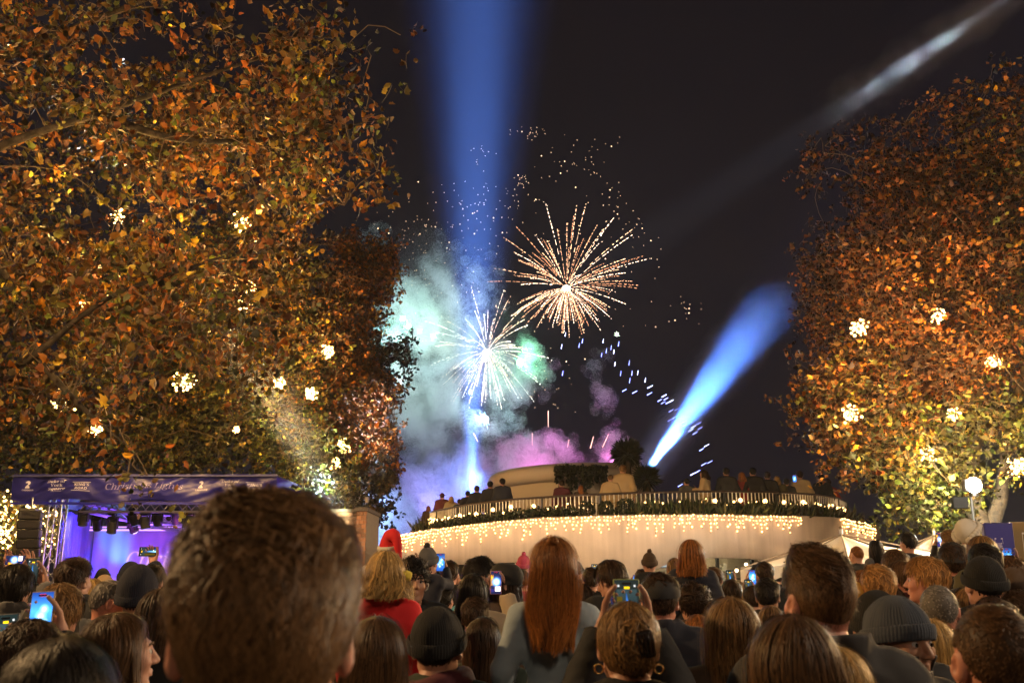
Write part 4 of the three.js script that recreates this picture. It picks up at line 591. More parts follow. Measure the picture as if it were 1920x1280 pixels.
// ---------- people: bodies ----------
// a standing person is 1.75 m, feet at the origin, looking towards -z; the head's centre is at HEAD
const HEAD = [0, 1.63, -.015];
function headField(x, y, z) { // skull, face, ears, neck; the head's centre is 0
  const ax = Math.abs(x);
  let d = ell(x, y, z, [0, .022, .012], [.076, .096, .096]);
  d = smin(d, ell(x, y, z, [0, -.035, -.03], [.06, .083, .062]), .03);
  d = smin(d, cap(ax, y, z, [.05, -.06, -.005], [.012, -.104, -.07], .018, .017), .03);
  d = smin(d, ell(ax, y, z, [.038, -.024, -.062], [.026, .026, .026]), .02);
  d = smin(d, cap(ax, y, z, [.008, .022, -.088], [.042, .024, -.07], .011, .01), .014);
  d = Math.max(d, -ell(ax, y, z, [.031, .001, -.103], [.02, .013, .018]) * .8 - .002);
  d = smin(d, ell(ax, y, z, [.031, 0, -.079], [.0125, .0125, .0125]), .003);
  d = smin(d, cap(x, y, z, [0, .014, -.09], [0, -.03, -.112], .008, .012), .012);
  d = smin(d, ell(ax, y, z, [.012, -.034, -.1], [.009, .008, .01]), .008);
  d = smin(d, cap(ax, y, z, [0, -.058, -.0955], [.02, -.062, -.083], .0065, .004), .006);
  d = smin(d, cap(ax, y, z, [0, -.07, -.094], [.017, -.069, -.084], .0065, .004), .005);
  d = Math.max(d, -(cap(ax, y, z, [0, -.0645, -.105], [.022, -.0645, -.09], .0025, .0015)));
  let e = ell(ax + z * .25, y - z * .12, z, [.084, -.006, .012], [.011, .033, .021]);
  e = Math.max(e, -ell(ax + z * .25, y, z, [.096, -.003, .008], [.01, .02, .011]));
  d = smin(d, e, .008);
  d = smin(d, cap(x, y, z, [0, -.05, .022], [0, -.2, .03], .054, .06), .03);
  return d;
}
const headGeos = {};
function headGeo(h) { return headGeos[h] ??= nets(headField, [-.115, -.19, -.15], [.115, .14, .13], h); }

// one hand, wrist at 0, fingers towards +y, palm towards -z (curl: 0 flat .. 1 fist), thumb on the +x side
const handGeos = {};
function handGeo(h, curl, spread = 0) {
  return handGeos[[h, curl, spread]] ??= (() => {
    const chains = [];
    const fing = [[.026, .088, .072, -.06], [.009, .094, .08, -.01], [-.009, .09, .074, .03], [-.026, .082, .058, .07]];
    fing.forEach(([x, y, L, lean], i) => {
      let p = [x, y, 0], a = curl * .5; const segs = [.45, .32, .23];
      segs.forEach((s, k) => {
        const q = [p[0] - Math.sin(lean + spread * (x * 8)) * s * L * -1 * -1, p[1] + Math.cos(a) * s * L, p[2] - Math.sin(a) * s * L];
        chains.push([p, q, .0088 - k * .0012, .0082 - k * .0014]); p = q; a += curl * 1.15;
      });
    });
    let p = [.03, .03, -.006]; const th = [[.03, .03, -.008], [.018, .03, -.012], [.006, .026, -.008]];
    th.forEach((d, k) => { const q = [p[0] + d[0] * (1 - curl * .3), p[1] + d[1], p[2] + d[2] * (1 + curl * 2)]; chains.push([p, q, .0125 - k * .0016, .011 - k * .0016]); p = q; });
    const f = (x, y, z) => {
      let d = cap(x, y, z, [0, -.03, 0], [0, .01, 0], .025, .026, .75);
      d = smin(d, cap(x, y, z, [.018, .025, 0], [.02, .082, 0], .018, .013, .8), .015);
      d = smin(d, cap(x, y, z, [-.014, .02, 0], [-.02, .078, 0], .018, .012, .8), .015);
      d = smin(d, cap(x, y, z, [.014, .012, -.004], [.03, .035, -.008], .019, .015), .012);
      let e = 1; for (const [a, b, ra, rb] of chains) e = Math.min(e, cap(x, y, z, a, b, ra, rb));
      return smin(d, e, .005);
    };
    return nets(f, [-.06, -.05, -.11], [.1, .2, .05], h);
  })();
}
const ARM = [.29, .265];
function solveArm(side, wrist, out = .35) { // shoulder, elbow, wrist; a free arm hangs down
  const s = V(side * .178, 1.425, .015);
  const w = wrist ? V(...wrist) : V(side * .27, .93, -.05);
  const d = w.clone().sub(s); let L = d.length(); const max = (ARM[0] + ARM[1]) * .995;
  if (L > max) { w.copy(s).addScaledVector(d, max / L); d.copy(w).sub(s); L = max; }
  const a = (ARM[0] ** 2 - ARM[1] ** 2 + L * L) / (2 * L), hgt = Math.sqrt(Math.max(0, ARM[0] ** 2 - a * a));
  const n = d.clone().normalize(), pole = wrist ? V(side * out, -1, .1) : V(side * .4, 0, 1);
  pole.addScaledVector(n, -pole.dot(n)).normalize();
  return { s, e: s.clone().addScaledVector(n, a).addScaledVector(pole, hgt), w };
}
const A3 = (v) => [v.x, v.y, v.z];
function poseOf(p = {}) { return { R: solveArm(1, p.R, p.out), L: solveArm(-1, p.L, p.out), seat: p.seat }; }
function legsOf(q) {
  return [-1, 1].map((s) => q.seat ? [[s * .1, .93, 0], [s * .15, .95, -.36], [s * .14, .55, -.36], [s * .14, .52, -.48]] : [[s * .09, .92, .01], [s * .1, .5, -.015], [s * .1, .09, .025], [s * .11, .035, -.12]]);
}
function torso(x, y, z, g = 0) {
  let d = cap(x, y, z, [-.07, 1.31, .01], [.07, 1.31, .01], .125 + g, .125 + g, .78);
  d = smin(d, cap(x, y, z, [0, 1.2, .0], [0, 1.02, 0], .13 + g, .128 + g, .75), .08);
  d = smin(d, cap(x, y, z, [-.06, .95, .01], [.06, .95, .01], .12 + g, .12 + g, .85), .08);
  return smin(d, cap(Math.abs(x), y, z, [.02, 1.475, .02], [.175, 1.42, .015], .06 + g * .8, .058 + g * .8), .07);
}
const bodyGeos = {};
function bodyGeo(key, pose, lod, tilt, hs = 1) { // skin: one continuous surface from head to feet
  return bodyGeos[[key, lod, tilt, hs]] ??= (() => {
    const q = pose, legs = legsOf(q), h = [.017, .026, .04][lod];
    const f = (x, y, z) => {
      let d = torso(x, y, z);
      d = smin(d, cap(x, y, z, [0, 1.44, .015], [0, 1.56, .005], .066, .054), .05);
      for (const a of [q.R, q.L]) { d = smin(d, cap(x, y, z, A3(a.s), A3(a.e), .052, .041), .05); d = smin(d, cap(x, y, z, A3(a.e), A3(a.w), .042, .026), .02); }
      for (const [p0, p1, p2, p3] of legs) { d = smin(d, cap(x, y, z, p0, p1, .083, .056), .05); d = smin(d, cap(x, y, z, p1, p2, .056, .038), .02); d = smin(d, cap(x, y, z, p2, p3, .038, .034), .02); }
      return d;
    };
    const xs = [q.R.w.x, q.L.w.x, q.R.e.x, q.L.e.x], ys = [q.R.w.y, q.L.w.y], zs = [q.R.w.z, q.L.w.z, q.R.e.z, q.L.e.z];
    const g = [nets(f, [Math.min(-.3, ...xs) - .1, q.seat ? .42 : -.03, Math.min(-.22, q.seat ? -.58 : 0, ...zs) - .1], [Math.max(.3, ...xs) + .1, Math.max(1.62, ...ys) + .1, Math.max(.2, ...zs) + .1], h)];
    const hd = headGeo([.0048, .0078, .012][lod]).clone().rotateX(tilt).scale(hs, hs, hs); hd.translate(HEAD[0], HEAD[1] + .125 * (hs - 1), HEAD[2]); g.push(hd);
    for (const [a, side, on, curl] of [[q.R, 1, q.gripR, q.curlR], [q.L, -1, q.gripL, q.curlL]]) {
      let hg = handGeo([.0036, .005, .009][lod], curl ?? .35).clone();
      if (side > 0) hg.scale(-1, 1, 1), hg.index.array.reverse(); // the right hand's thumb lies inwards
      const m = on ?? new THREE.Matrix4().makeBasis(...(() => { const up = a.w.clone().sub(a.e).normalize(), zz = V(-side, 0, .2); zz.addScaledVector(up, -zz.dot(up)).normalize().negate(); return [up.clone().cross(zz), up, zz]; })());
      hg.applyMatrix4(m); hg.translate(a.w.x, a.w.y, a.w.z); g.push(hg);
    }
    const out = merge(g); return out;
  })();
}
const coatGeos = {};
function coatGeo(key, pose, lod, style) {
  return coatGeos[[key, lod, style]] ??= (() => {
    const q = pose, h = [.0125, .02, .034][lod], g = style.includes('puff') ? .042 : style.includes('thin') ? .016 : .028, low = q.seat ? (style.includes('crop') ? 1.0 : .86) : style.includes('long') ? .55 : style.includes('crop') ? 1.04 : .78, sd = style.length * 3.7;
    const f = (x, y, z) => {
      if (y < low - .05) return .05;
      let d = torso(x, y, z, g);
      if (!style.includes('crop')) d = smin(d, cap(x, y, z, [0, 1.22, .005], [0, 1.0, .005], .145 + g, .15 + g, .76), .05);
      if (low < .9 && !q.seat) d = smin(d, cap(x, y, z, [0, .95, .01], [0, low - .1, .01], .15 + g, .17 + g, .8), .06);
      for (const a of [q.R, q.L]) {
        let s = cap(x, y, z, A3(a.s), A3(a.e), .058 + g, .05 + g); s = smin(s, cap(x, y, z, A3(a.e), A3(a.w), .05 + g, .035 + g * .6), .03);
        const t = V(x, y, z).sub(a.w).dot(a.w.clone().sub(a.e).normalize()); s = Math.max(s, t + .01);
        d = smin(d, s, .045);
      }
      const R = Math.hypot(x, (z - .01) * .95);
      if (style.includes('collar')) d = smin(d, Math.max(Math.abs(R - .082 - (y - 1.45) * .12) - .014, Math.abs(y - 1.5) - .055), .025);
      else if (style.includes('hood')) { d = smin(d, ell(x, y, z, [0, 1.43, .13], [.15, .085, .075]), .05); d = smin(d, Math.max(Math.abs(R - .1) - .02, Math.abs(y - 1.47) - .045), .03); }
      else if (style.includes('fur')) d = smin(d, Math.hypot(Math.hypot(x, z * .95 - .01) - .125, y - 1.475) - .062 + .02 * fbm(x * 26, y * 26, z * 26, 2), .02);
      else d = smin(d, Math.max(Math.abs(R - .072) - .016, Math.abs(y - 1.475) - .03), .03);
      if (style.includes('scarf')) d = smin(d, Math.hypot(R - .088, (y - 1.5 - .02 * Math.sin(x * 20)) * .8) - .036, .012);
      d = Math.max(d, -Math.max(Math.hypot(x, z + .005) - .066, 1.43 - y), low - y + .012 * N3(x * 6, 1, z * 6));
      if (style.includes('puff')) d -= .01 * Math.abs(Math.sin(y * 38 + .6 * Math.sin(x * 7)));
      return d - .014 * fbm(x * 7 + sd, y * 5, z * 7, 3) - .009 * Math.abs(N3(x * 9 + y * 6, y * 15 + sd, z * 9));
    };
    const xs = [q.R.w.x, q.L.w.x, q.R.e.x, q.L.e.x], ys = [q.R.w.y, q.L.w.y], zs = [q.R.w.z, q.L.w.z, q.R.e.z, q.L.e.z];
    return nets(f, [Math.min(-.3, ...xs) - .13, low - .06, Math.min(-.22, ...zs) - .12], [Math.max(.3, ...xs) + .13, Math.max(1.58, ...ys) + .06, Math.max(.24, ...zs) + .12], h);
  })();
}
const legGeos = {};
function legGeo(key, pose, lod) {
  return legGeos[[!!pose.seat, lod]] ??= nets((x, y, z) => {
    let d = cap(x, y, z, [-.05, .95, .01], [.05, .95, .01], .14, .14, .85); d = Math.max(d, y - 1.03);
    for (const [p0, p1, p2] of legsOf(pose)) { d = smin(d, cap(x, y, z, p0, p1, .1, .075), .03); d = smin(d, cap(x, y, z, p1, p2, .074, .062), .02); }
    return Math.max(d, (pose.seat ? .6 : .1) - y) - .006 * N3(x * 9, y * 12, z * 9);
  }, [-.3, .04, pose.seat ? -.52 : -.2], [.3, 1.08, .24], [.026, .034, .05][lod]);
}
const shoeG = merge([rbox(.09, .075, .26, .03, 0, .045, -.04), rbox(.096, .025, .27, .01, 0, .0126, -.042)]);

// ---------- people: hair and hats (all about the head's centre) ----------
// the hair's outer surface: a is the way round the head (0 back, +-PI front), t runs down from the crown in radians
function thetaMax(a, k = 0) { // where short hair ends
  const tab = [[0, 2.36], [.8, 2.32], [1.2, 2.0], [1.55, 1.56], [1.75, 1.42], [2.0, 1.6], [2.2, 1.25], [2.6, 1.0], [3.15, .92]], x = Math.abs(a);
  for (let i = 1; i < tab.length; i++) if (x <= tab[i][0]) { const [a0, b0] = tab[i - 1], [a1, b1] = tab[i]; return lerp(b0, b1, (x - a0) / (a1 - a0)) + k; }
  return .92 + k;
}
function skull(a, t, th) { // point on the skull, th proud of it
  const s = Math.sin(t), c = Math.cos(t);
  return V((.0785 + th) * s * Math.sin(a), .024 + (.096 + th) * c, .013 + (.0965 + th) * s * Math.cos(a));
}
function strip(S, pts, nrm, w, tone) { // one lock: a flat ribbon with rounded normals
  const n = pts.length, base = S.pos.length / 3;
  for (let i = 0; i < n; i++) {
    const p = pts[i], d = pts[Math.min(i + 1, n - 1)].clone().sub(pts[Math.max(i - 1, 0)]).normalize(), side = d.clone().cross(nrm[i]).normalize();
    const k = w * (i === n - 1 ? .12 : i === 0 ? .6 : 1), lift = nrm[i].clone();
    for (const s of [-1, 1]) { S.pos.push(p.x + side.x * s * k, p.y + side.y * s * k, p.z + side.z * s * k); const q = lift.clone().addScaledVector(side, s * .75).normalize(); S.nor.push(q.x, q.y, q.z); const c = tone * (.75 + .35 * i / n); S.col.push(c, c, c); }
    if (i) { const a = base + i * 2; S.idx.push(a - 2, a - 1, a, a - 1, a + 1, a); }
  }
}
function hairOf(S) { const g = new THREE.BufferGeometry(); g.setAttribute('position', new THREE.Float32BufferAttribute(S.pos, 3)); g.setAttribute('normal', new THREE.Float32BufferAttribute(S.nor, 3)); g.setAttribute('color', new THREE.Float32BufferAttribute(S.col, 3)); g.setIndex(S.idx); return g; }
function addSheet(S, fn, nu, nv, tone = .62) { // closed round cap: fn(u 0..1 round, v 0..1 down)
  const base = S.pos.length / 3, pts = [];
  for (let j = 0; j <= nv; j++) for (let i = 0; i <= nu; i++) pts.push(fn(i / nu, j / nv));
  const g = geoOf(pts.flatMap((p) => [p.x, p.y, p.z]), (() => { const q = []; for (let j = 0; j < nv; j++) for (let i = 0; i < nu; i++) { const a = j * (nu + 1) + i, b = a + nu + 1; q.push(a, b, a + 1, b, b + 1, a + 1); } return q; })());
  S.pos.push(...g.attributes.position.array); S.nor.push(...g.attributes.normal.array);
  for (let i = 0; i < pts.length; i++) { const c = tone * (1 + .35 * N3(pts[i].x * 60, pts[i].y * 8, pts[i].z * 60)); S.col.push(c, c, c); }
  for (const i of g.index.array) S.idx.push(base + i);
}
const hairGeos = {};
function hairGeo(style, lod) {
  return hairGeos[style + lod] ??= (() => {
    reseed(style.length * 977 + style.charCodeAt(0) * 31 + style.charCodeAt(2));
    const S = { pos: [], nor: [], col: [], idx: [] }, Q = [1, .3, .08][lod], W = [1, 1.7, 3.2][lod], nu = [56, 34, 20][lod], nv = [24, 15, 9][lod];
    const out = (p) => V(p.x, p.y - .01, p.z - .012).normalize();
    const short = (o) => { // o: top, side (thickness), n, len, mess
      const th = (a, t) => { const back = .5 + .5 * Math.cos(a), e = sstep(t, .9, 2.1); return lerp(o.top * (1 + (o.quiff ?? 0) * (1 - back)), o.side, e) * (1 - (o.cut ?? 0) * Math.abs(Math.sin(a)) * sstep(t, .55, 1.2)) * (1 + .5 * fbm(Math.cos(a) * 2.5, t * 2.2, Math.sin(a) * 2.5, 3)); };
      addSheet(S, (u, v) => { const a = (u * 2 - 1) * Math.PI, t = v * thetaMax(a, o.k ?? 0); return skull(a, t, v > .985 ? -.004 : th(a, t) * .9); }, nu, nv);
      const n = o.n * Q;
      for (let i = 0; i < n; i++) {
        const a0 = rr(-Math.PI, Math.PI), m = thetaMax(a0, o.k ?? 0), t0 = Math.sqrt(rnd()) * m * .96, top = 1 - sstep(t0, .5, 1.25), pts = [], nr = [], L = lerp(o.len * .6, o.len, rnd()) * (1 + top * .8), drift = rr(-1, 1) * o.mess * (.4 + top * 1.6) + (o.comb ?? 0) * top, lift = rr(.1, 1) * o.mess * (.3 + top);
        for (let s = 0; s <= 4; s++) { const f = s / 4, t = Math.max(.02, t0 + L * f * (1 - .35 * top)), a = a0 + drift * f * (.4 + .6 * f) / Math.max(.35, Math.sin(t)); const p = skull(a, t, th(a, Math.min(t, m)) * (1 + lift * f * f) + .0006); pts.push(p); nr.push(out(p)); }
        if (i % 9 === 0 && lod < 2) { pts.forEach((p, s) => p.addScaledVector(nr[s], .016 * (s / 4) ** 2 * rnd())); strip(S, pts, nr, .0006 * W, rr(.8, 1.8)); continue; }
        strip(S, pts, nr, rr(.0011, .0023) * W * (o.wide ?? 1), rr(.4, 1.6) * (1 + .5 * N3(a0 * 5, t0 * 3, 1)));
      }
    };
    const tufts = (n) => { for (let i = 0; i < n; i++) { const a = rr(-2.9, 2.9), t0 = rr(.05, 1.5), r = rr(.004, .009), ph = rr(0, 6.3), pts = [], nr = []; for (let s = 0; s <= 7; s++) { const f = s / 7, t = t0 + f * .3, w = ph + f * 4; const p = skull(a + Math.cos(w) * r * 7, t, (t < 1 ? .024 : lerp(.024, .011, sstep(t, 1, 1.7))) + .007 * f + Math.sin(w) * r); pts.push(p); nr.push(out(p)); } strip(S, pts, nr, rr(.0009, .0018) * W, rr(.6, 1.8)); } };
    const long = (o) => { // o: th, len (below the ear line), wave, wide, n, tip
      const curve = (a, f, lay) => { // f 0..1 crown to tip
        const front = sstep(Math.abs(a), 1.75, 2.5), L = o.len * (1 - .12 * N3(a * 2, 3, 1)) * (1 - front * (o.fringe ?? .75)), turn = front > 0 ? lerp(1.45, 1.0, front) : 1.45, headArc = turn * .1, total = headArc + L, d = f * total;
        const part = (o.part ?? 0) * Math.exp(-d * 14);
        if (d <= headArc) { const p = skull(a, d / .1, o.th * lay * (.5 + .5 * d / headArc)); p.x += part; return p; }
        const p = skull(a, turn, o.th * lay), e = d - headArc, g = e / Math.max(.05, o.len);
        p.y -= e; p.x *= 1 + (o.wide ?? 0) * g - (o.tip ?? 0) * sstep(g, .45, 1); p.z = lerp(p.z, p.z * (1 - .25 * (o.tip ?? 0)) + (p.z > -.02 ? (o.push ?? .075) * sstep(g, 0, .7) : 0), 1);
        const ph = a * (o.curl ?? 3) + lay * 9; p.x += o.wave * g ** .6 * Math.sin(e * (o.freq ?? 32) + ph); p.z += o.wave * g ** .6 * Math.cos(e * (o.freq ?? 32) * .9 + ph * 1.3);
        return p;
      };
      addSheet(S, (u, v) => { const a = (u * 2 - 1) * Math.PI; return curve(a, v, .82 + .1 * N3(a * 4, v * 3, 2)); }, nu, nv);
      const n = o.n * Q, K = [11, 8, 6][lod];
      for (let i = 0; i < n; i++) {
        const a0 = rr(-Math.PI, Math.PI) * .98, f0 = rnd() < .35 ? rr(.25, .7) : rr(0, .12), f1 = rr(.82, 1.06), lay = rr(.82, 1.2), pts = [], nr = [], sw = rr(-.24, .24);
        for (let s = 0; s <= K; s++) { const f = lerp(f0, f1, s / K), p = curve(clamp(a0 + sw * f, -3.14, 3.14), Math.min(f, 1.06), lay); pts.push(p); nr.push(V(p.x, Math.max(0, p.y) * .9, p.z - .012).normalize()); }
        if (i % 7 === 0 && lod < 2) { const q = rr(.003, .026); pts.forEach((p, s) => p.addScaledVector(nr[s], q * Math.sin(s / K * 2.6))); strip(S, pts, nr, .0006 * W, rr(.8, 1.8)); continue; }
        strip(S, pts, nr, rr(.0012, .0028) * W, rr(.35, 1.6) * (1 + .7 * N3(a0 * 7, 2, lay * 4)));
      }
    };
    const ball = (c, r, n, len, wide, curl) => { // a rough ball of locks
      addSheet(S, (u, v) => { const a = u * Math.PI * 2, t = .02 + v * 3.1, k = .86 + .3 * fbm(Math.sin(t) * Math.cos(a) * 3, Math.cos(t) * 3, Math.sin(t) * Math.sin(a) * 3 + 9, 3); return V(c[0] + r[0] * k * Math.sin(t) * Math.cos(a), c[1] + r[1] * k * Math.cos(t), c[2] + r[2] * k * Math.sin(t) * Math.sin(a)); }, nu, nv, .55);
      for (let i = 0; i < n * Q; i++) {
        const a = rr(0, 6.283), t = Math.acos(rr(-1, 1)), pts = [], nr = [], dir = rr(0, 6.283), q = rr(.8, 1.08);
        for (let s = 0; s <= 5; s++) { const f = s / 5, aa = a + Math.cos(dir) * len * f, tt = t + Math.sin(dir) * len * f, k = q + curl * Math.sin(f * 7 + dir) + curl * f; const d = V(Math.sin(tt) * Math.cos(aa), Math.cos(tt), Math.sin(tt) * Math.sin(aa)); pts.push(V(c[0] + r[0] * k * d.x, c[1] + r[1] * k * d.y, c[2] + r[2] * k * d.z)); nr.push(d); }
        strip(S, pts, nr, wide * rr(.6, 1.3) * W, rr(.45, 1.5));
      }
    };
    switch (style) {
      case 'short': short({ top: .022, side: .005, n: 3000, len: .34, mess: .35, quiff: .3, comb: .3 }); break;
      case 'tousled': short({ top: .025, side: .008, n: 12000, len: .36, mess: .42, quiff: .12, k: .0, cut: .2, comb: .12 }); tufts(260 * Q); break;
      case 'quiff': short({ top: .025, side: .0025, n: 5200, len: .38, mess: .4, quiff: .5, comb: .6, cut: .75 }); break;
      case 'bowl': short({ top: .024, side: .022, n: 3200, len: .7, mess: .12, k: -.12, quiff: .25 }); break;
      case 'mop': short({ top: .03, side: .024, n: 3200, len: .6, mess: .35, k: .08, quiff: .15 }); break;
      case 'buzz': short({ top: .004, side: .0022, n: 2500, len: .08, mess: .2 }); break;
      case 'nape': short({ top: .003, side: .004, n: 1400, len: .2, mess: .2 }); break;
      case 'long': long({ th: .017, len: .34, wave: .006, wide: .12, tip: .1, n: 1500 }); break;
      case 'flow': long({ th: .012, len: .285, wave: .009, wide: .16, tip: .4, n: 3000, freq: 22, push: .15 }); ball([0, .115, .075], [.022, .018, .022], 260, 2, .002, .05); break;
      case 'sleek': long({ th: .014, len: .4, wave: .002, wide: .15, tip: .2, n: 2200 }); break;
      case 'bob': long({ th: .022, len: .13, wave: .016, wide: .42, n: 2000, freq: 52, curl: 5 }); break;
      case 'lob': long({ th: .02, len: .18, wave: .006, wide: .2, n: 1300 }); break;
      case 'curls': long({ th: .03, len: .2, wave: .022, wide: .45, n: 2200, freq: 70, curl: 9 }); break;
      case 'afro': short({ top: .03, side: .02, n: 600, len: .3, mess: .6 }); ball([0, .05, .02], [.112, .108, .118], 2600, .5, .0022, .06); break;
      case 'updo': short({ top: .014, side: .012, n: 4200, len: .8, mess: .25, k: -.02 }); ball([.005, .02, .118], [.052, .07, .04], 1100, 1.3, .0035, .07); break;
      case 'bun': short({ top: .012, side: .01, n: 2200, len: .8, mess: .2 }); ball([0, .1, .1], [.045, .042, .042], 800, 1.4, .003, .06); break;
      case 'ponytail': short({ top: .012, side: .01, n: 2200, len: .8, mess: .15 }); ball([0, -.03, .135], [.034, .12, .03], 900, .7, .0026, .04); break;
    }
    return hairOf(S);
  })();
}
const hatGeos = {};
function hatGeo(style, lod) {
  return hatGeos[style + lod] ??= (() => {
    const nu = [96, 48, 24][lod], nv = [28, 16, 8][lod];
    const round = (fn, u0 = nu, v0 = nv) => { const S = { pos: [], nor: [], col: [], idx: [] }; addSheet(S, fn, u0, v0, 1); const g = hairOf(S); const uv = []; for (let j = 0; j <= v0; j++) for (let i = 0; i <= u0; i++) uv.push(i / u0 * 4, j / v0 * 2); g.setAttribute('uv', new THREE.Float32BufferAttribute(uv, 2)); g.deleteAttribute('color'); return g; };
    const dome = (tall, th, end, rib) => round((u, v) => { const a = (u * 2 - 1) * Math.PI, t = Math.max(.015, v * (end + .14 * Math.cos(a))); const p = skull(a, t, th + rib * Math.abs(Math.sin(a * 22)) * Math.sin(t)); if (p.y > .02) p.y = .02 + (p.y - .02) * tall; p.x += .004 * N3(p.x * 20, p.y * 14, p.z * 20); p.z += .005 * N3(p.x * 18, p.y * 14 + 5, p.z * 18); return p; });
    const cuff = (end, th, hgt) => round((u, v) => { const a = (u * 2 - 1) * Math.PI, f = v * 2 * Math.PI, t = end + .14 * Math.cos(a); const p = skull(a, t - .05, th + .008 * Math.cos(f) + .0015 * Math.abs(Math.sin(a * 22))); p.y += hgt * Math.sin(f) * .5; return p; }, nu, 12);
    const balls = (c, r, n) => { const S = { pos: [], nor: [], col: [], idx: [] }; for (let i = 0; i < n; i++) { const d = V(rr(-1, 1), rr(-1, 1), rr(-1, 1)).normalize(), b = V(c[0], c[1], c[2]).addScaledVector(d, r * .4), e = V(c[0], c[1], c[2]).addScaledVector(d, r * rr(.85, 1.1)), sd = d.clone().cross(V(.3, .8, .5)).normalize().multiplyScalar(r * .08); const k = S.pos.length / 3; for (const p of [b.clone().sub(sd), b.clone().add(sd), e.clone().add(sd), e.clone().sub(sd)]) { S.pos.push(p.x, p.y, p.z); S.nor.push(d.x, d.y, d.z); } S.idx.push(k, k + 1, k + 2, k, k + 2, k + 3); } const g = geoOf(S.pos, S.idx); g.setAttribute('normal', new THREE.Float32BufferAttribute(S.nor, 3)); return merge([g, new THREE.IcosahedronGeometry(r * .86, 2).translate(...c)]); };
    reseed(77);
    switch (style) {
      case 'beanie': return { hat: mergeUV([dome(1.1, .016, 1.62, .0022), cuff(1.62, .02, .05)]) };
      case 'slouch': return { hat: mergeUV([dome(1.28, .02, 1.7, .0022), cuff(1.7, .02, .05)]) };
      case 'pompom': return { hat: mergeUV([dome(1.2, .016, 1.6, .002), cuff(1.6, .021, .055)]), pompom: balls([0, .168, .02], .034, [420, 200, 60][lod]) };
      case 'hood': return { hat: round((u, v) => { const a = (u * 2 - 1) * Math.PI, fr = sstep(Math.abs(a), 2.0, 2.7), t = .015 + v * lerp(2.5, .75, fr); const p = skull(a, t, .032 + .012 * N3(a * 2, t * 3, 4)); return p; }) };
      case 'furhood': return { hat: round((u, v) => { const a = (u * 2 - 1) * Math.PI, fr = sstep(Math.abs(a), 2.0, 2.7), t = .015 + v * lerp(2.5, .75, fr); return skull(a, t, .03 + .01 * fbm(a * 9, t * 9, 4)); }), fur: (() => { const l = []; for (let k = 0; k <= 26; k++) { const a = lerp(-2.5, 2.5, k / 26) + Math.PI, t = 1.0 + 1.2 * Math.abs(k / 13 - 1) ** 2; const p = skull(a, t, .04); l.push(balls([p.x, p.y, p.z], .03, [90, 40, 14][lod])); } return merge(l); })() };
      case 'flatcap': return { hat: mergeUV([round((u, v) => { const a = (u * 2 - 1) * Math.PI, f = -Math.cos(a), t = Math.max(.015, v * 1.5), p = skull(a, t, .02 + .012 * Math.sin(v * 3.1)); if (p.y > .035) p.y = .035 + (p.y - .035) * (.74 - .1 * f); p.z -= .02 * (f > 0 ? f : 0) * Math.sin(t); return p; }), round((u, v) => { const a = (u - .5) * 1.9 + Math.PI, r = .1 + v * .055 * Math.cos((u - .5) * 2.4); return V(Math.sin(a) * r * .9, .04 - v * .018, .013 + Math.cos(a) * r * 1.08 - .01); }, 20, 4)]) };
      case 'cap': return { hat: mergeUV([round((u, v) => { const a = (u * 2 - 1) * Math.PI, t = Math.max(.015, v * (1.5 + .1 * Math.cos(a))); const p = skull(a, t, .016 + .0012 * Math.cos(a * 6)); if (p.y > .03) p.y = .03 + (p.y - .03) * 1.08; return p; }), round((u, v) => { const a = (u - .5) * 1.7 + Math.PI, r = .1 + v * .075 * Math.cos((u - .5) * 2.6); return V(Math.sin(a) * r * .9, .036 - v * .022 + .01 * Math.cos((u - .5) * 3), .013 + Math.cos(a) * r * 1.05); }, 20, 4)]) };
      case 'beret': return { hat: round((u, v) => { const a = (u * 2 - 1) * Math.PI, t = Math.max(.015, v * 1.62); const p = skull(a, t, .014 + .022 * Math.sin(Math.min(3.1, v * 3.3))); p.z += .014 * Math.sin(t); return p; }) };
      case 'brim': return { hat: mergeUV([dome(1.15, .014, 1.35, 0), round((u, v) => { const a = (u * 2 - 1) * Math.PI, r = lerp(.09, .165, v); return V(Math.sin(a) * r, .062 - .01 * Math.sin(v * 3) + .015 * v * Math.cos(a * 2), .013 + Math.cos(a) * r * 1.1); }, nu, 4)]), band: dome(.6, .0175, 1.36, 0).translate(0, 0, 0) };
      case 'santa': { const ring = (u, v) => { const a = (u * 2 - 1) * Math.PI, f = v * 6.283; const p = skull(a, 1.32 + .12 * Math.cos(a), .022 + .018 * Math.cos(f) + .004 * N3(a * 9, f * 2, 1)); p.y += .03 * Math.sin(f); return p; };
        const c = new THREE.CatmullRomCurve3([V(0, .03, .013), V(.01, .1, .02), V(.035, .16, .045), V(.085, .15, .08), V(.115, .08, .1), V(.13, -.03, .11), V(.135, -.07, .11)]), rad = (f) => [.1, .098, .08, .056, .038, .027, .02][Math.min(6, Math.floor(f * 6))];
        const cone = round((u, v) => { const i = Math.min(v * 6, 5.999), k = Math.floor(i), R = [.105, .1, .074, .05, .036, .026, .016], r = lerp(R[k], R[k + 1], i - k), p = c.getPoint(v), d = c.getTangent(v), n1 = d.clone().cross(V(0, 0, 1)).normalize(), n2 = d.clone().cross(n1), a = u * 6.283; return p.addScaledVector(n1, Math.cos(a) * r).addScaledVector(n2, Math.sin(a) * r * (1 + .05 * Math.sin(v * 30))); });
        return { hat: cone, trim: round(ring, nu, 14), pompom: balls([.136, -.09, .112], .03, 160) }; }
    }
  })();
}
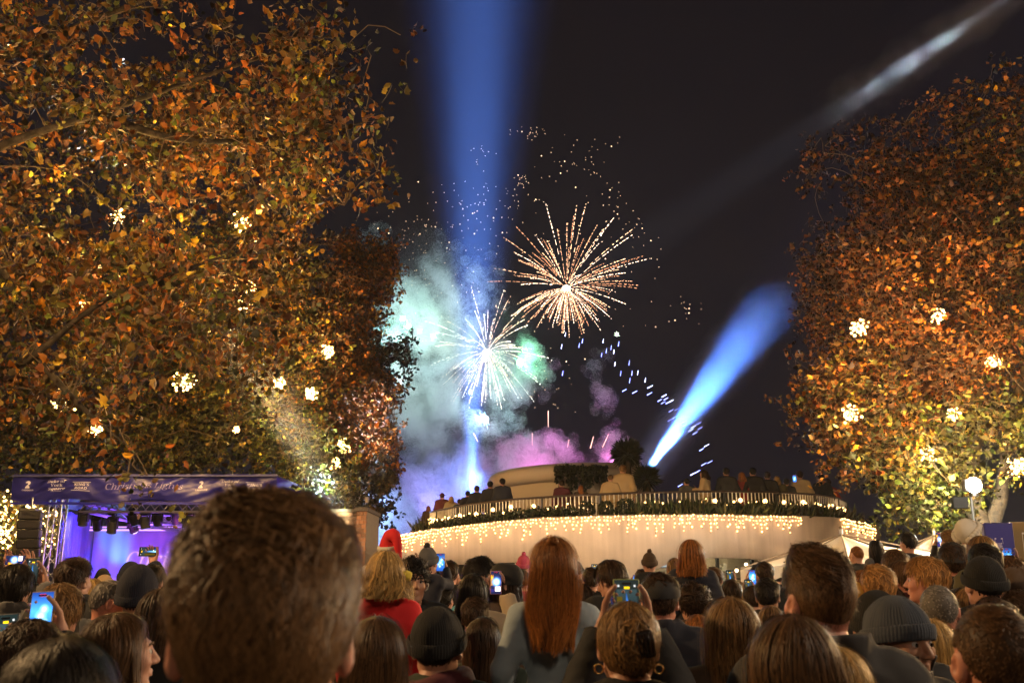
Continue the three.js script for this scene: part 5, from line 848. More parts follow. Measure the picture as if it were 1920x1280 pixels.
// ---------- the crowd ----------
reseed(41);
const HC = { bk: [.012, .009, .008], db: [.035, .018, .01], br: [.085, .042, .018], lb: [.18, .095, .035], bl: [.45, .28, .1], rd: [.24, .085, .02], gr: [.2, .18, .16], bt: [.13, .068, .028], gg: [.36, .17, .05] };
const CC = { black: [.005, .005, .006], navy: [.009, .011, .024], grey: [.09, .09, .095], pale: [.3, .37, .42], red: [.62, .01, .015], beige: [.36, .28, .18], green: [.03, .05, .025], brown: [.06, .035, .02], dgreen: [.015, .03, .02], white: [.6, .56, .48], mustard: [.5, .27, .03], slate: [.05, .06, .08], tan: [.4, .28, .15], wine: [.08, .012, .02], olive: [.09, .08, .04], sky: [.08, .3, .42], pink: [.45, .06, .14], char: [.016, .016, .018] };
const hairM = (c) => mat(...c, .48, { vertexColors: true, side: THREE.DoubleSide, specularIntensity: .32 });
const clothM = (c) => mat(...c, .82, { sheen: .1, sheenRoughness: .5 });
const knitM = (c) => mats['k' + c] ??= new THREE.MeshPhysicalMaterial({ color: lin(...c), roughness: .9, bumpMap: bumpKnit, bumpScale: .003, sheen: .1, sheenRoughness: .5 });
const SKIN = { p: [.5, .26, .18], m: [.36, .18, .11], d: [.12, .06, .035], r: [.52, .22, .15] };
const WID = { long: .2, sleek: .19, flow: .215, bob: .29, lob: .21, curls: .25, afro: .225, tousled: .205, mop: .205, bowl: .2, updo: .19, bun: .185, ponytail: .185, buzz: .162, nape: .16, short: .18, quiff: .185 };
// pictures on the phones' screens
const shots = {
  beam: canvasTex(96, 192, (g, w, h) => { g.fillStyle = '#16201f'; g.fillRect(0, 0, w, h); let q = g.createLinearGradient(0, 40, 0, 170); q.addColorStop(0, '#2a3a3c'); q.addColorStop(1, '#0b1416'); g.fillStyle = q; g.fillRect(8, 34, 80, 150); g.fillStyle = '#4c3d08'; g.fillRect(8, 60, 22, 110); q = g.createLinearGradient(0, 50, 0, 175); q.addColorStop(0, '#1d4c9a'); q.addColorStop(1, '#9fe0ff'); g.fillStyle = q; g.beginPath(); g.moveTo(46, 44); g.lineTo(58, 100); g.lineTo(60, 176); g.lineTo(38, 176); g.lineTo(42, 100); g.fill(); g.fillStyle = '#fff'; g.beginPath(); g.arc(60, 150, 6, 0, 7); g.fill(); g.fillStyle = '#f0c010'; g.fillRect(38, 24, 22, 9); g.fillStyle = '#ccc'; g.fillRect(12, 18, 8, 7); g.fillRect(76, 18, 8, 7); g.fillStyle = '#3b6fe0'; g.fillRect(70, 160, 14, 7); }),
  burst: canvasTex(96, 192, (g, w, h) => { let q = g.createLinearGradient(0, 0, 0, h); q.addColorStop(0, '#16306e'); q.addColorStop(.4, '#3f8fe0'); q.addColorStop(1, '#1a4aa0'); g.fillStyle = q; g.fillRect(0, 0, w, h); g.fillStyle = '#e8fbff'; for (const [x, y, r] of [[60, 70, 16], [48, 100, 20], [40, 140, 14], [70, 120, 10], [26, 120, 9]]) { const k = g.createRadialGradient(x, y, 1, x, y, r * 1.6); k.addColorStop(0, '#ffffff'); k.addColorStop(1, 'rgba(120,220,250,0)'); g.fillStyle = k; g.fillRect(0, 0, w, h); } g.fillStyle = '#e02848'; g.fillRect(34, 8, 28, 10); }),
  scene: canvasTex(96, 192, (g, w, h) => { g.fillStyle = '#0d1430'; g.fillRect(0, 0, w, h); g.fillStyle = '#a86a10'; g.fillRect(0, 30, 26, 90); g.fillStyle = '#e8a020'; g.fillRect(4, 40, 16, 30); const k = g.createRadialGradient(52, 90, 2, 52, 90, 60); k.addColorStop(0, '#ffffff'); k.addColorStop(.4, '#7fb4ff'); k.addColorStop(1, 'rgba(20,30,90,0)'); g.fillStyle = k; g.fillRect(0, 0, w, h); g.fillStyle = '#f7dcc8'; g.fillRect(40, 130, 50, 40); g.fillStyle = '#1b1a50'; g.fillRect(0, 150, 36, 26); g.fillStyle = '#e03050'; g.fillRect(30, 8, 34, 9); }),
};
const scrM = {}; const screenM = (k, I) => scrM[k + I] ??= new THREE.MeshStandardMaterial({ color: lin(.01, .01, .01), roughness: .15, emissive: lin(1, 1, 1), emissiveMap: shots[k], emissiveIntensity: I });
const phoneG = { body: rbox(.0735, .15, .009, .004), screen: new THREE.PlaneGeometry(.068, .144).translate(0, 0, .0052), cam: rbox(.03, .032, .004, .0015, -.018, .05, -.0062), bar: rbox(.026, .006, .0012, .0005, 0, .062, .0058, 1) };
function phone(p, label, o, s = 1) {
  const t = thing('smartphone', label, 'phone', p, o.yaw ?? 0, 'phones held up by spectators'); t.rotation.order = 'YXZ'; t.rotation.x = o.pitch ?? -.12; t.rotation.z = (o.land ? Math.PI / 2 : 0) + (o.roll ?? 0); t.scale.setScalar(s);
  part('case', phoneG.body, mat(...(o.case ?? CC.black), .4), t); part('screen', phoneG.screen, screenM(o.scr ?? 'burst', (o.glow ?? 1.2) * 1.8), t); part('camera', phoneG.cam, black, t); part('notch', phoneG.bar, black, t);
  return t;
}
let bodyNo = 0;
const placed = [];
function person(px, py, w, style, hair, coatStyle, coat, turn, label, o = {}) {
  const sk = o.kid ?? 1, d = o.d ?? WID[style === 'hat' ? 'tousled' : style] * sk * F / w / .975, hp = P(px, py, d);
  const hs = o.kid ? 1.42 : 1, hy = HEAD[1] + .125 * (hs - 1); let s = o.kid ? o.kid / hs : hp.y / hy; if (!o.kid) s = clamp(s, .74, 1.14);
  const base = V(hp.x, hp.y - hy * s, hp.z), yaw = (turn ?? 0) * D2R, lod = o.lod ?? (d < 4.2 ? 0 : d < 9.5 ? 1 : 2);
  const c = Math.cos(yaw), sn = Math.sin(yaw), local = (q) => { const v = q.clone().sub(base).divideScalar(s); return V(v.x * c - v.z * sn, v.y, v.x * sn + v.z * c); };
  const off = V(HEAD[0] * c + HEAD[2] * sn, 0, HEAD[2] * c).multiplyScalar(s); base.x -= off.x; base.z -= off.z;
  const pose = {}; let key = o.kid ? 'seat' : 'stand'; const ph = [];
  if (o.kid) pose.seat = true;
  for (const q of o.ph ?? []) {
    const pd = d + .27 * s; q.s = clamp(q.w * pd * .975 / F / (q.land ? .15 : .0735), 1, 1.45); const pp = P(q.px, q.py, pd), R = new THREE.Matrix4(), hands = q.hand ?? 'R'; ph.push([pp, q]);
    for (const h of hands) {
      const side = h === 'R' ? 1 : -1, spread = hands.length > 1 ? side * (q.land ? .07 : .018) : side * .006;
      const g = new THREE.Matrix4().makeRotationZ(side * (q.land ? .3 : .85)).multiply(new THREE.Matrix4().makeRotationY(Math.PI));
      const up = V(0, .078, 0).applyMatrix4(g), wr = local(pp); wr.x += spread - up.x; wr.y -= up.y + (q.land ? -.0 : .02); wr.z -= .03 / s; pose[h] = A3(wr); pose['grip' + h] = g; pose['curl' + h] = .4;
    }
  }
  if (o.R) { pose.R = A3(local(P(...o.R))); } if (o.L) { pose.L = A3(local(P(...o.L))); }
  if (pose.R || pose.L) key += ++bodyNo;
  const q = poseOf({ ...pose, out: o.out }); q.gripR = pose.gripR; q.gripL = pose.gripL; q.curlR = pose.curlR ?? o.curl; q.curlL = pose.curlL ?? o.curl;
  const t = thing('person', label, 'person', base, yaw, o.group ?? 'spectators standing in the crowd'); t.scale.setScalar(s);
  const tilt = o.tilt ?? .1, lb = Math.max(lod, 0);
  part('body', bodyGeo(key, q, lb, tilt, hs), mat(...SKIN[o.skin ?? 'p'], .5), t);
  part('coat', coatGeo(key, q, lb, coatStyle), clothM(CC[coat] ?? coat), t);
  part('trousers', legGeo(key, q, 2), clothM(o.legs ? CC[o.legs] : pick([CC.black, CC.navy, CC.char])), t);
  if (!o.kid) for (const k of [-1, 1]) { const sh = part('shoe', shoeG, mat(.02, .018, .016, .5), t); sh.position.set(k * .11, 0, -.01); }
  const hd = (g, name, m, extra = 1) => { const b = part(name, g, m, t); b.position.set(HEAD[0], hy, HEAD[2]); b.rotation.x = tilt; b.scale.setScalar(extra * hs); return b; };
  if (style !== 'hat') hd(hairGeo(style, lod), 'hair', hairM(HC[hair])); else if (o.under) hd(hairGeo(o.under, lod), 'hair', hairM(HC[hair])); else hd(hairGeo('nape', lod), 'hair', hairM(HC[hair]));
  if (o.hat) { const [hs, hc, h2] = o.hat, gs = hatGeo(hs, lod); for (const n in gs) hd(gs[n], n, n === 'hat' ? (/beanie|slouch|pompom/.test(hs) ? knitM(CC[hc]) : clothM(CC[hc])) : clothM(CC[h2 ?? hc]), style !== 'hat' && hs !== 'hood' ? 1.04 : 1); }
  if (o.beard) { hd(nets((x, y, z) => { let e = headField(x, y, z) - .006 - .003 * N3(x * 60, y * 60, z * 60); return Math.max(e, z - .01 + Math.max(0, -y - .06) * 0, y + .03 + (Math.abs(x) < .03 && z < -.07 ? .045 : 0) * (y > -.075 ? 1 : 0), -.13 - y); }, [-.1, -.14, -.14], [.1, 0, .04], lod ? .008 : .0055), 'beard', hairM2(HC[hair])); }
  if (o.eyes) for (const k of [-1, 1]) { const e = hd(new THREE.SphereGeometry(.0124, 12, 10).translate(k * .031, .0005, -.0805), 'eye', mat(.5, .47, .45, .15)); part('iris', new THREE.SphereGeometry(.0068, 10, 8).scale(1, 1, .4).translate(k * .031, .0005, -.0915), mat(.012, .008, .006, .1), e); }
  if (o.eyes || o.brows) { const bl = [-1, 1].map((k) => tube([V(k * .014, .021, -.099), V(k * .03, .027, -.096), V(k * .047, .02, -.08)], .0038, 6, 5)); hd(merge(bl), 'eyebrows', hairM2(HC[hair])); }
  if (o.glasses) hd(merge([-1, 1].flatMap((k) => [new THREE.TorusGeometry(.021, .0022, 6, 20).scale(1.1, .8, 1).translate(k * .031, -.002, -.107), bar(V(k * .053, .002, -.104), V(k * .083, .006, .0), .0018, 5)]).concat([bar(V(-.01, 0, -.108), V(.01, 0, -.108), .002, 5)])), 'glasses', black);
  if (o.bow) { const b = hd(merge([rbox(.034, .036, .02, .009, -.02, 0, 0).rotateZ(.35), rbox(.034, .036, .02, .009, .02, 0, 0).rotateZ(-.35), new THREE.SphereGeometry(.012, 10, 8)]), 'hair_bow', mat(.75, .6, .05, .6)); b.position.add(V(...o.bow).multiplyScalar(hs)); b.scale.setScalar(2.1); b.rotation.y = .5; }
  if (o.clip) { const b = hd(merge([rbox(.05, .075, .02, .008), ...[-2, -1, 0, 1, 2].map((k) => tube([V(k * .009, .03, 0), V(k * .011, .02, .025), V(k * .009, -.03, .02)], .003, 6, 4))]), 'hair_clip', mat(.015, .008, .006, .12)); b.position.add(V(.03, .02, .15)); b.rotation.z = .2; for (const k of [-1, 1]) hd(new THREE.TorusGeometry(.013, .003, 6, 16).translate(k * .088, -.058, .01), 'earring', mat(.75, .5, .2, .25, { metalness: 1 })); }
  if (o.flowers) { const l = []; for (let k = 0; k < 16; k++) { const x = rr(-.2, .2), y = rr(.9, 1.4); l.push(new THREE.IcosahedronGeometry(rr(.016, .03), 0).scale(1, 1, .5).translate(x, y, .175 + .02 * Math.cos(x * 6) - Math.abs(x) * .18)); } part('flower_print', merge(l), mat(.5, .12, .2, .8), t); }
  if (o.spots) { const l = []; for (const [x, y, z] of [[-.3, 1.38, .1], [.3, 1.38, .1], [-.2, 1.44, .12], [.16, 1.3, .15], [.42, 1.4, .08], [-.42, 1.4, .08]]) for (const r of [.7, -.7]) { const g = rbox(.075, .02, .03, .008); g.rotateZ(r); g.translate(x, y, z); l.push(g); } part('cross_print', merge(l), mat(.32, .07, .03, .85), t); }
  if (o.scarf) part('scarf', nets((x, y, z) => Math.hypot((Math.hypot(x, z - .01) - .1), (y - 1.5 - .02 * Math.sin(x * 16)) * .8) - .042 - .01 * fbm(x * 14, y * 30, z * 14, 2), [-.18, 1.42, -.16], [.18, 1.58, .18], .014), clothM(CC[o.scarf]), t);
  ph.forEach(([pp, c2]) => phone(pp, c2.label, c2, c2.s ?? 1));
  placed.push([px, py, w, d]);
  if (o.kid) { // the grown-up below
    const sc = (base.y + .87 * s) / 1.64; if (sc > .62) { const y2 = yaw, cb = V(base.x + (-Math.sin(y2) * .14) * s, 0, base.z - Math.cos(y2) * .14 * s); const gl = `grown-up carrying ${label.split(/ (?:in|with|raised|before|beside|looking|filming|silhouetted) /)[0]} ${label.split(' ').slice(2, 8).join(' ')}`.split(' ').slice(0, 14).join(' ').replace(/,/g, '').split(' ').slice(0, 12).join(' ').replace(/ (and|with|in|a|of|the|before|beside)$/, ''), k = thing('person', gl, 'person', cb, y2, 'grown-ups carrying children'); k.scale.setScalar(Math.min(sc, 1.14)); const st = poseOf(); part('body', bodyGeo('stand', st, 2, .1), mat(...SKIN.p, .5), k); part('coat', coatGeo('stand', st, 2, 'plain'), clothM(CC.navy), k); part('trousers', legGeo('stand', st, 2), clothM(CC.black), k); for (const q2 of [-1, 1]) { const sh = part('shoe', shoeG, mat(.02, .018, .016, .5), k); sh.position.set(q2 * .11, 0, -.01); } const hh = part('hair', hairGeo('short', 2), hairM(HC.db), k); hh.position.set(...HEAD); hh.rotation.x = .1; }
  }
  return t;
}
const hairM2 = (c) => mat(c[0] * 1.1, c[1] * 1.1, c[2] * 1.1, .6);
// nearest first; px, py is the middle of the head
person(492, 1198, 360, 'tousled', 'bt', 'collar', 'char', 14, 'person with big tousled brown head of hair filling the left foreground', { d: 1.02, tilt: .02, skin: 'r' });
person(112, 1338, 225, 'sleek', 'bk', 'plain', 'black', 0, 'person with sleek black hair in the bottom left corner', { d: 1.6 });
person(222, 1228, 128, 'long', 'br', 'plain', 'black', -58, 'person with glossy brown hair and cheek turned right, left of the big head', { eyes: true });
person(112, 1152, 82, 'mop', 'lb', 'hood', 'brown', 0, 'person with curly light brown hair behind the large glowing phone at left', {});
person(-42, 1262, 110, 'long', 'db', 'plain', 'brown', 0, 'person cut by the left edge holding a blue lit phone', { ph: [{ px: 8, py: 1200, w: 46, case: CC.slate, scr: 'beam', glow: 1.5, hand: 'R', roll: .08, label: 'blue lit phone cut by the left picture edge' }] });
person(207, 1132, 58, 'nape', 'gr', 'collar', 'slate', -64, 'grey haired person in glasses with pink cheek, seen from the side', { glasses: true, eyes: true, skin: 'r', tilt: -.12 });
person(258, 1122, 76, 'hat', 'db', 'plain', 'navy', 0, 'person in a tall dark slouchy knitted hat left of the big head', { hat: ['slouch', 'navy'] });
person(138, 1092, 56, 'short', 'db', 'scarf', 'black', -14, 'brown haired person in a black scarf before the stage towers');
person(171, 1112, 44, 'long', 'bl', 'plain', 'brown', -30, 'person with blond hair beside the one in the black scarf');
person(195, 1104, 38, 'hat', 'db', 'plain', 'brown', 0, 'person in a beige knitted hat below the stage', { hat: ['beanie', 'tan'] });
person(192, 1084, 26, 'hat', 'bk', 'plain', 'black', 0, 'person in a small black cap before the stage backdrop', { hat: ['beanie', 'black'] });
person(244, 1084, 42, 'hat', 'bk', 'plain', 'black', 0, 'person in a rounded dark blue hat against the cyan light', { hat: ['beanie', 'navy'] });
person(28, 1104, 62, 'mop', 'bk', 'collar', 'grey', 0, 'black haired person at far left raising a phone in both hands', { ph: [{ px: 60, py: 1071, w: 24, d: 5.4, scr: 'beam', glow: 1.3, hand: 'LR', label: 'dark phone with blue beam held in two hands at far left' }] });
person(-22, 1082, 46, 'short', 'db', 'plain', 'black', 0, 'person past the left edge filming sideways with two hands', { ph: [{ px: 28, py: 1050, w: 30, land: true, d: 6.2, scr: 'scene', glow: 1.8, hand: 'LR', label: 'bright phone held sideways at the far left edge' }] });
person(284, 1092, 40, 'short', 'bk', 'plain', 'navy', 0, 'dark haired person reaching one arm up before the backdrop', { ph: [{ px: 278, py: 1034, w: 36, land: true, d: 7.0, scr: 'beam', glow: .9, hand: 'R', label: 'phone held sideways on a raised arm before the violet backdrop' }] });
person(706, 1232, 128, 'lob', 'br', 'plain', 'slate', 0, 'person with rounded brown bob in front of the red coat');
person(722, 1080, 104, 'bob', 'bl', 'collar', 'red', 10, 'child in a red coat with wavy blond hair and yellow bow', { kid: .84, bow: [.085, .01, .075], legs: 'wine' });
person(733, 1038, 38, 'hat', 'db', 'furplain', 'white', -18, 'child in a red pointed hat with white trim and spread cream sleeves', { kid: .72, hat: ['santa', 'red', 'white'], L: [690, 1062, 6.4], R: [786, 1058, 6.4], spots: true, d: 6.4 });
person(772, 1094, 52, 'afro', 'bk', 'plain', 'black', 200, 'person with tall black curly hair looking back over the red coat', { eyes: true, skin: 'm', d: 6 });
person(803, 1056, 36, 'hat', 'db', 'fur', 'navy', -22, 'child in a grey bobble hat and navy coat with pale fleece collar', { kid: .86, d: 8.2, hat: ['pompom', 'grey', 'char'], ph: [{ px: 826, py: 1054, w: 12, d: 8.0, scr: 'burst', hand: 'R', label: 'small phone held up beside the grey bobble hat' }] });
person(843, 1078, 24, 'short', 'db', 'plain', 'black', 0, 'person holding a phone low beneath the green exit light', { d: 10.5, ph: [{ px: 849, py: 1080, w: 13, d: 10, scr: 'burst', hand: 'R', label: 'small bright phone below the green exit sign' }] });
person(820, 1216, 116, 'hat', 'db', 'scarf', 'dgreen', -6, 'person in a large plain black knitted hat, bottom centre left', { hat: ['beanie', 'black'], scarf: 'wine' });
person(905, 1205, 78, 'sleek', 'db', 'plain', 'dgreen', -6, 'person with long straight dark hair right of the black hat');
person(858, 1158, 40, 'hat', 'db', 'plain', 'slate', 0, 'person in a light blue knitted hat', { hat: ['beanie', 'sky'] });
person(835, 1128, 34, 'short', 'bk', 'plain', 'black', -20, 'black haired person with one pale ear left of the blue hat');
person(900, 1086, 46, 'quiff', 'bk', 'plain', 'black', -72, 'bearded dark haired person seen in profile facing right', { beard: true, eyes: true, skin: 'm', d: 7 });
person(886, 1114, 54, 'long', 'bk', 'plain', 'beige', 0, 'person with long black hair and beige sleeve filming', { d: 6.2, ph: [{ px: 930, py: 1092, w: 20, d: 5.9, scr: 'scene', glow: 1.8, case: [.6, .25, .25], hand: 'R', label: 'pink cased phone showing a bright picture beside the bearded person' }] });
person(944, 1098, 50, 'long', 'db', 'plain', 'brown', 40, 'smiling person in a dark beret half hidden by the pink phone', { hat: ['beret', 'black'], eyes: true, d: 6.6 });
person(952, 1150, 46, 'hat', 'db', 'plain', 'brown', 0, 'person in a mustard yellow knitted hat', { hat: ['beanie', 'mustard'] });
person(946, 1172, 52, 'curls', 'lb', 'plain', 'black', -20, 'person with golden curls under a dark cap below the mustard hat', { hat: ['cap', 'char'] });
person(890, 1160, 26, 'short', 'db', 'plain', 'brown', 0, 'short person filming between the blue and mustard hats', { d: 6, ph: [{ px: 890, py: 1137, w: 23, d: 5.7, scr: 'scene', hand: 'L', label: 'phone top peeking up between the blue and mustard hats' }] });
person(982, 1062, 20, 'hat', 'db', 'plain', 'black', 0, 'person in a raspberry pink bobble hat by the windows', { hat: ['pompom', 'pink'], d: 15 });
person(979, 1092, 28, 'hat', 'db', 'plain', 'pink', 0, 'person in a dark cap turned backwards below the pink hat', { hat: ['cap', 'black'], d: 11 });
person(1038, 1068, 100, 'flow', 'rd', 'thin crop', 'pale', -4, 'child with very long auburn hair and pale grey jacket, raised above the crowd', { kid: .86, d: 3.3, legs: 'navy', tilt: .12 });
person(1146, 1090, 47, 'bowl', 'db', 'plain', 'char', 48, 'person with brown bowl cut looking down, profile to the left', { tilt: -.25, eyes: true, d: 6.9 });
person(1108, 1090, 26, 'short', 'db', 'plain', 'black', 0, 'person holding a tiny phone high against the white wall', { d: 10.5, ph: [{ px: 1115, py: 1070, w: 11, d: 10.2, scr: 'beam', hand: 'R', label: 'tiny dark phone held up against the white wall' }] });
person(1080, 1072, 22, 'hat', 'bk', 'plain', 'navy', 0, 'person in a dark cap with white trim right of the auburn hair', { hat: ['beanie', 'black', 'white'], d: 14 });
person(1178, 1214, 116, 'updo', 'lb', 'plain', 'black', 0, 'person with clipped up blond brown hair and earrings filming with a green phone', { d: 2.75, clip: true, ph: [{ px: 1176, py: 1137, w: 49, d: 3.15, s: 1.16, case: [.3, .36, .12], scr: 'beam', glow: 1, hand: 'LR', label: 'large green cased phone filming the blue beam, bottom centre' }] });
person(1120, 1172, 40, 'hat', 'db', 'plain', 'red', 0, 'person with red sleeve filming behind the green phone', { hat: ['beanie', 'black'], d: 4.6, ph: [{ px: 1146, py: 1150, w: 30, d: 3.9, case: CC.slate, scr: 'scene', glow: 1.3, hand: 'L', roll: -.3, label: 'grey phone in a red sleeved hand beside the green phone' }] });
person(1238, 1130, 80, 'hat', 'db', 'collar', 'navy', -10, 'person in a charcoal flat cap and navy collar', { hat: ['flatcap', 'char'], skin: 'r', under: 'short' });
person(1296, 1042, 44, 'lob', 'rd', 'puff hood', 'navy', -8, 'child in a padded navy jacket with hood, raised at the arch', { kid: .84, d: 6.6 });
person(1265, 1066, 22, 'long', 'lb', 'plain', 'brown', 0, 'person with long light brown hair beside the padded navy jacket', { kid: .9, d: 10.5 });
person(1218, 1058, 22, 'hat', 'db', 'puff', 'black', 0, 'child in a dark bobble hat silhouetted at the arch left end', { kid: .8, d: 10, hat: ['pompom', 'brown'] });
person(1204, 1088, 18, 'short', 'db', 'plain', 'black', 0, 'person filming at the very left foot of the arch', { d: 13, ph: [{ px: 1192, py: 1088, w: 10, d: 12.5, scr: 'burst', hand: 'L', label: 'tiny phone at the left foot of the arch' }] });
person(1300, 1136, 66, 'afro', 'db', 'plain', 'brown', 0, 'person with loose dark curly hair right of the flat cap');
person(1308, 1190, 62, 'updo', 'rd', 'plain', 'brown', 10, 'person with auburn pinned up hair below the curly hair');
person(1372, 1190, 112, 'long', 'lb', 'plain', 'brown', 0, 'person with long straight golden brown hair, bottom right of centre');
person(1386, 1118, 38, 'long', 'bl', 'plain', 'brown', 0, 'person with straight blond hair below the phones under the parasol');
person(1440, 1120, 46, 'short', 'bk', 'plain', 'black', -20, 'person with dark faded haircut left of the broad haircut', { skin: 'm' });
person(1446, 1166, 56, 'lob', 'lb', 'plain', 'beige', 0, 'person with light brown hair tucked behind the broad haircut');
person(1536, 1132, 128, 'quiff', 'br', 'collar', 'char', 12, 'tall person with short brown swept back hair, right foreground', { skin: 'r' });
person(1434, 1080, 31, 'short', 'db', 'plain', 'black', 0, 'dark cropped person holding a bright blue phone', { d: 10.5, ph: [{ px: 1411, py: 1082, w: 13, d: 10.2, scr: 'burst', glow: 1.8, hand: 'L', label: 'bright blue phone left of the dark cropped head' }] });
person(1457, 1084, 17, 'short', 'bk', 'plain', 'black', 0, 'small dark head just right of the dark cropped one', { d: 17 });
person(1372, 1114, 34, 'mop', 'db', 'plain', 'wine', 0, 'brown haired person filming under the parasol left corner', { d: 9.5, ph: [{ px: 1369, py: 1083, w: 13, d: 9.1, scr: 'beam', glow: 1.4, hand: 'R', label: 'phone showing the beam in front of brown hair' }] });
person(1412, 1126, 24, 'short', 'db', 'plain', 'black', 0, 'person holding a low phone with red dot below the bright blue one', { d: 9, ph: [{ px: 1404, py: 1101, w: 12, d: 8.6, scr: 'beam', glow: 1.4, hand: 'R', label: 'low phone with blue streak below the bright blue one' }] });
person(1487, 1058, 20, 'hat', 'db', 'plain', 'grey', 20, 'child in a brown cap before the parasol canopy', { kid: .82, d: 11, hat: ['cap', 'brown'] });
person(1562, 1058, 28, 'hat', 'bk', 'plain', 'black', -30, 'person in a rounded black hat before the parasol valance', { kid: .86, d: 11, hat: ['beanie', 'black'] });
person(1606, 1041, 24, 'buzz', 'rd', 'plain', 'black', 22, 'child with cropped auburn hair and black coat before the parasol', { kid: .8, d: 10.5 });
person(1642, 1030, 25, 'long', 'bk', 'plain', 'grey', 16, 'child with long black hair and grey coat before the parasol', { kid: .8, d: 10.8 });
person(1703, 1020, 26, 'short', 'bk', 'hood', 'navy', 12, 'person in a navy hooded jacket raised before the parasol right end', { kid: 1, d: 11.5 });
person(1781, 1018, 29, 'short', 'lb', 'thin', 'char', 8, 'fair haired child filming, between the two parasols', { kid: .9, d: 9.5, ph: [{ px: 1763, py: 1012, w: 14, d: 9.2, scr: 'scene', glow: 2, hand: 'L', label: 'bright white phone of the fair haired child at right' }] });
person(1816, 1001, 32, 'short', 'lb', 'fur', 'white', -60, 'child in a white fur hood looking right at the notice boards', { kid: .78, d: 7.6, hat: ['furhood', 'white'] });
person(1843, 1040, 44, 'lob', 'lb', 'fur puff', 'olive', -12, 'person in a dark flowered coat with tan fur collar', { d: 6.8, kid: 1, flowers: true });
person(1789, 1058, 46, 'hat', 'db', 'collar', 'black', -8, 'person in a charcoal cap worn backwards, right of the fair child', { hat: ['cap', 'char'], under: 'short', skin: 'r', d: 7.2 });
person(1737, 1092, 58, 'mop', 'gg', 'plain', 'char', 66, 'ginger blond person with pink face in profile to the left', { skin: 'r', eyes: true, d: 5.9 });
person(1680, 1066, 42, 'mop', 'br', 'plain', 'black', 0, 'brown haired person below the navy hooded jacket', { d: 8.4 });
person(1692, 1088, 44, 'bowl', 'br', 'plain', 'wine', 40, 'brown haired person turned left beside the ginger profile', { d: 7.6, eyes: true, skin: 'r' });
person(1648, 1108, 60, 'short', 'gg', 'plain', 'black', -4, 'person with short ginger hair and two visible ears', { skin: 'r' });
person(1618, 1104, 42, 'mop', 'rd', 'plain', 'black', 0, 'person with dark auburn hair left of the short ginger hair', { d: 8 });
person(1672, 1130, 46, 'lob', 'db', 'plain', 'black', 0, 'person with dark hair right of the short ginger hair', { d: 7.2 });
person(1610, 1140, 52, 'hat', 'db', 'plain', 'mustard', -40, 'person in a yellow hood peeping past the broad haircut', { hat: ['hood', 'mustard'], eyes: true, d: 5.6 });
person(1646, 1180, 122, 'hat', 'bk', 'plain', 'black', 0, 'person in a big black ribbed hat at lower right', { hat: ['beanie', 'black'], d: 3.55 });
person(1690, 1206, 78, 'hat', 'bk', 'plain', 'black', 205, 'bearded person in a slate knitted hat facing the viewer at lower right', { hat: ['beanie', 'slate'], eyes: true, beard: true, skin: 'm', d: 2.95, tilt: 0 });
person(1754, 1214, 70, 'long', 'bl', 'hood', 'mustard', -30, 'person with blond hair and draped mustard scarf at lower right', { scarf: 'mustard', d: 4.1 });
person(1762, 1148, 68, 'buzz', 'gr', 'collar', 'green', -20, 'balding grey haired person in a green jacket', { skin: 'r' });
person(1866, 1244, 148, 'buzz', 'br', 'collar', 'black', 0, 'person with close cropped head in the bottom right corner', { skin: 'r' });
person(1846, 1098, 72, 'hat', 'bk', 'plain', 'black', 0, 'person in a wide black hat below the flowered coat', { hat: ['beanie', 'black'], d: 5 });
person(1818, 1142, 50, 'long', 'lb', 'plain', 'brown', 0, 'person with light brown hair beside the pointing hand', { d: 5.6, R: [1880, 1150, 5.4] });
person(1868, 1176, 40, 'mop', 'db', 'plain', 'black', 0, 'person filming with a dark phone above the cropped head', { d: 4.6, ph: [{ px: 1864, py: 1151, w: 30, d: 4.2, scr: 'beam', glow: .9, hand: 'LR', label: 'dark phone with blue beam above the bottom right head' }] });
person(1850, 1066, 46, 'short', 'bk', 'plain', 'char', -16, 'dark haired person with red ear before the flowered coat', { skin: 'r', d: 6.2 });
person(1896, 1086, 48, 'mop', 'br', 'plain', 'black', 0, 'brown haired person filming at the right edge', { d: 6.6, ph: [{ px: 1890, py: 1047, w: 14, d: 6.4, scr: 'burst', glow: 1.3, hand: 'LR', label: 'phone raised before the blue notice board' }] });
person(1908, 1118, 52, 'hat', 'db', 'hood', 'brown', 0, 'person in a dark brown hood at the right edge', { hat: ['hood', 'brown'], d: 5.2 });
person(1916, 1160, 56, 'short', 'db', 'plain', 'black', 0, 'dark haired person at the right edge below the brown hood', { d: 4.8 });
person(1488, 1262, 150, 'lob', 'br', 'plain', 'olive', 0, 'person with parted brown hair at the bottom edge, right of centre', { d: 2.15 });
person(1570, 1300, 120, 'long', 'bl', 'plain', 'beige', -10, 'person with pale blond streaked hair at the bottom edge', { d: 2.5 });
person(760, 1140, 44, 'long', 'db', 'plain', 'black', 0, 'person with dark hair right of the red coat sleeve', { d: 6.4 });
person(52, 1252, 90, 'mop', 'db', 'plain', 'black', 0, 'person with dark hair under the two phones at the left', { d: 2.9, ph: [{ px: 77, py: 1154, w: 41, case: CC.beige, scr: 'burst', glow: 1.7, hand: 'R', roll: .05, label: 'large bright phone filming blue white fireworks at the left' }] });
person(300, 1160, 70, 'lob', 'db', 'plain', 'black', 0, 'person with dark hair tucked left of the big head', { d: 4.2 });
person(1340, 1088, 26, 'short', 'br', 'plain', 'brown', 0, 'brown haired person right of the padded navy jacket', { d: 11 });
person(1420, 1080, 22, 'short', 'db', 'plain', 'grey', 0, 'small person seen between the phones under the parasol', { d: 14 });
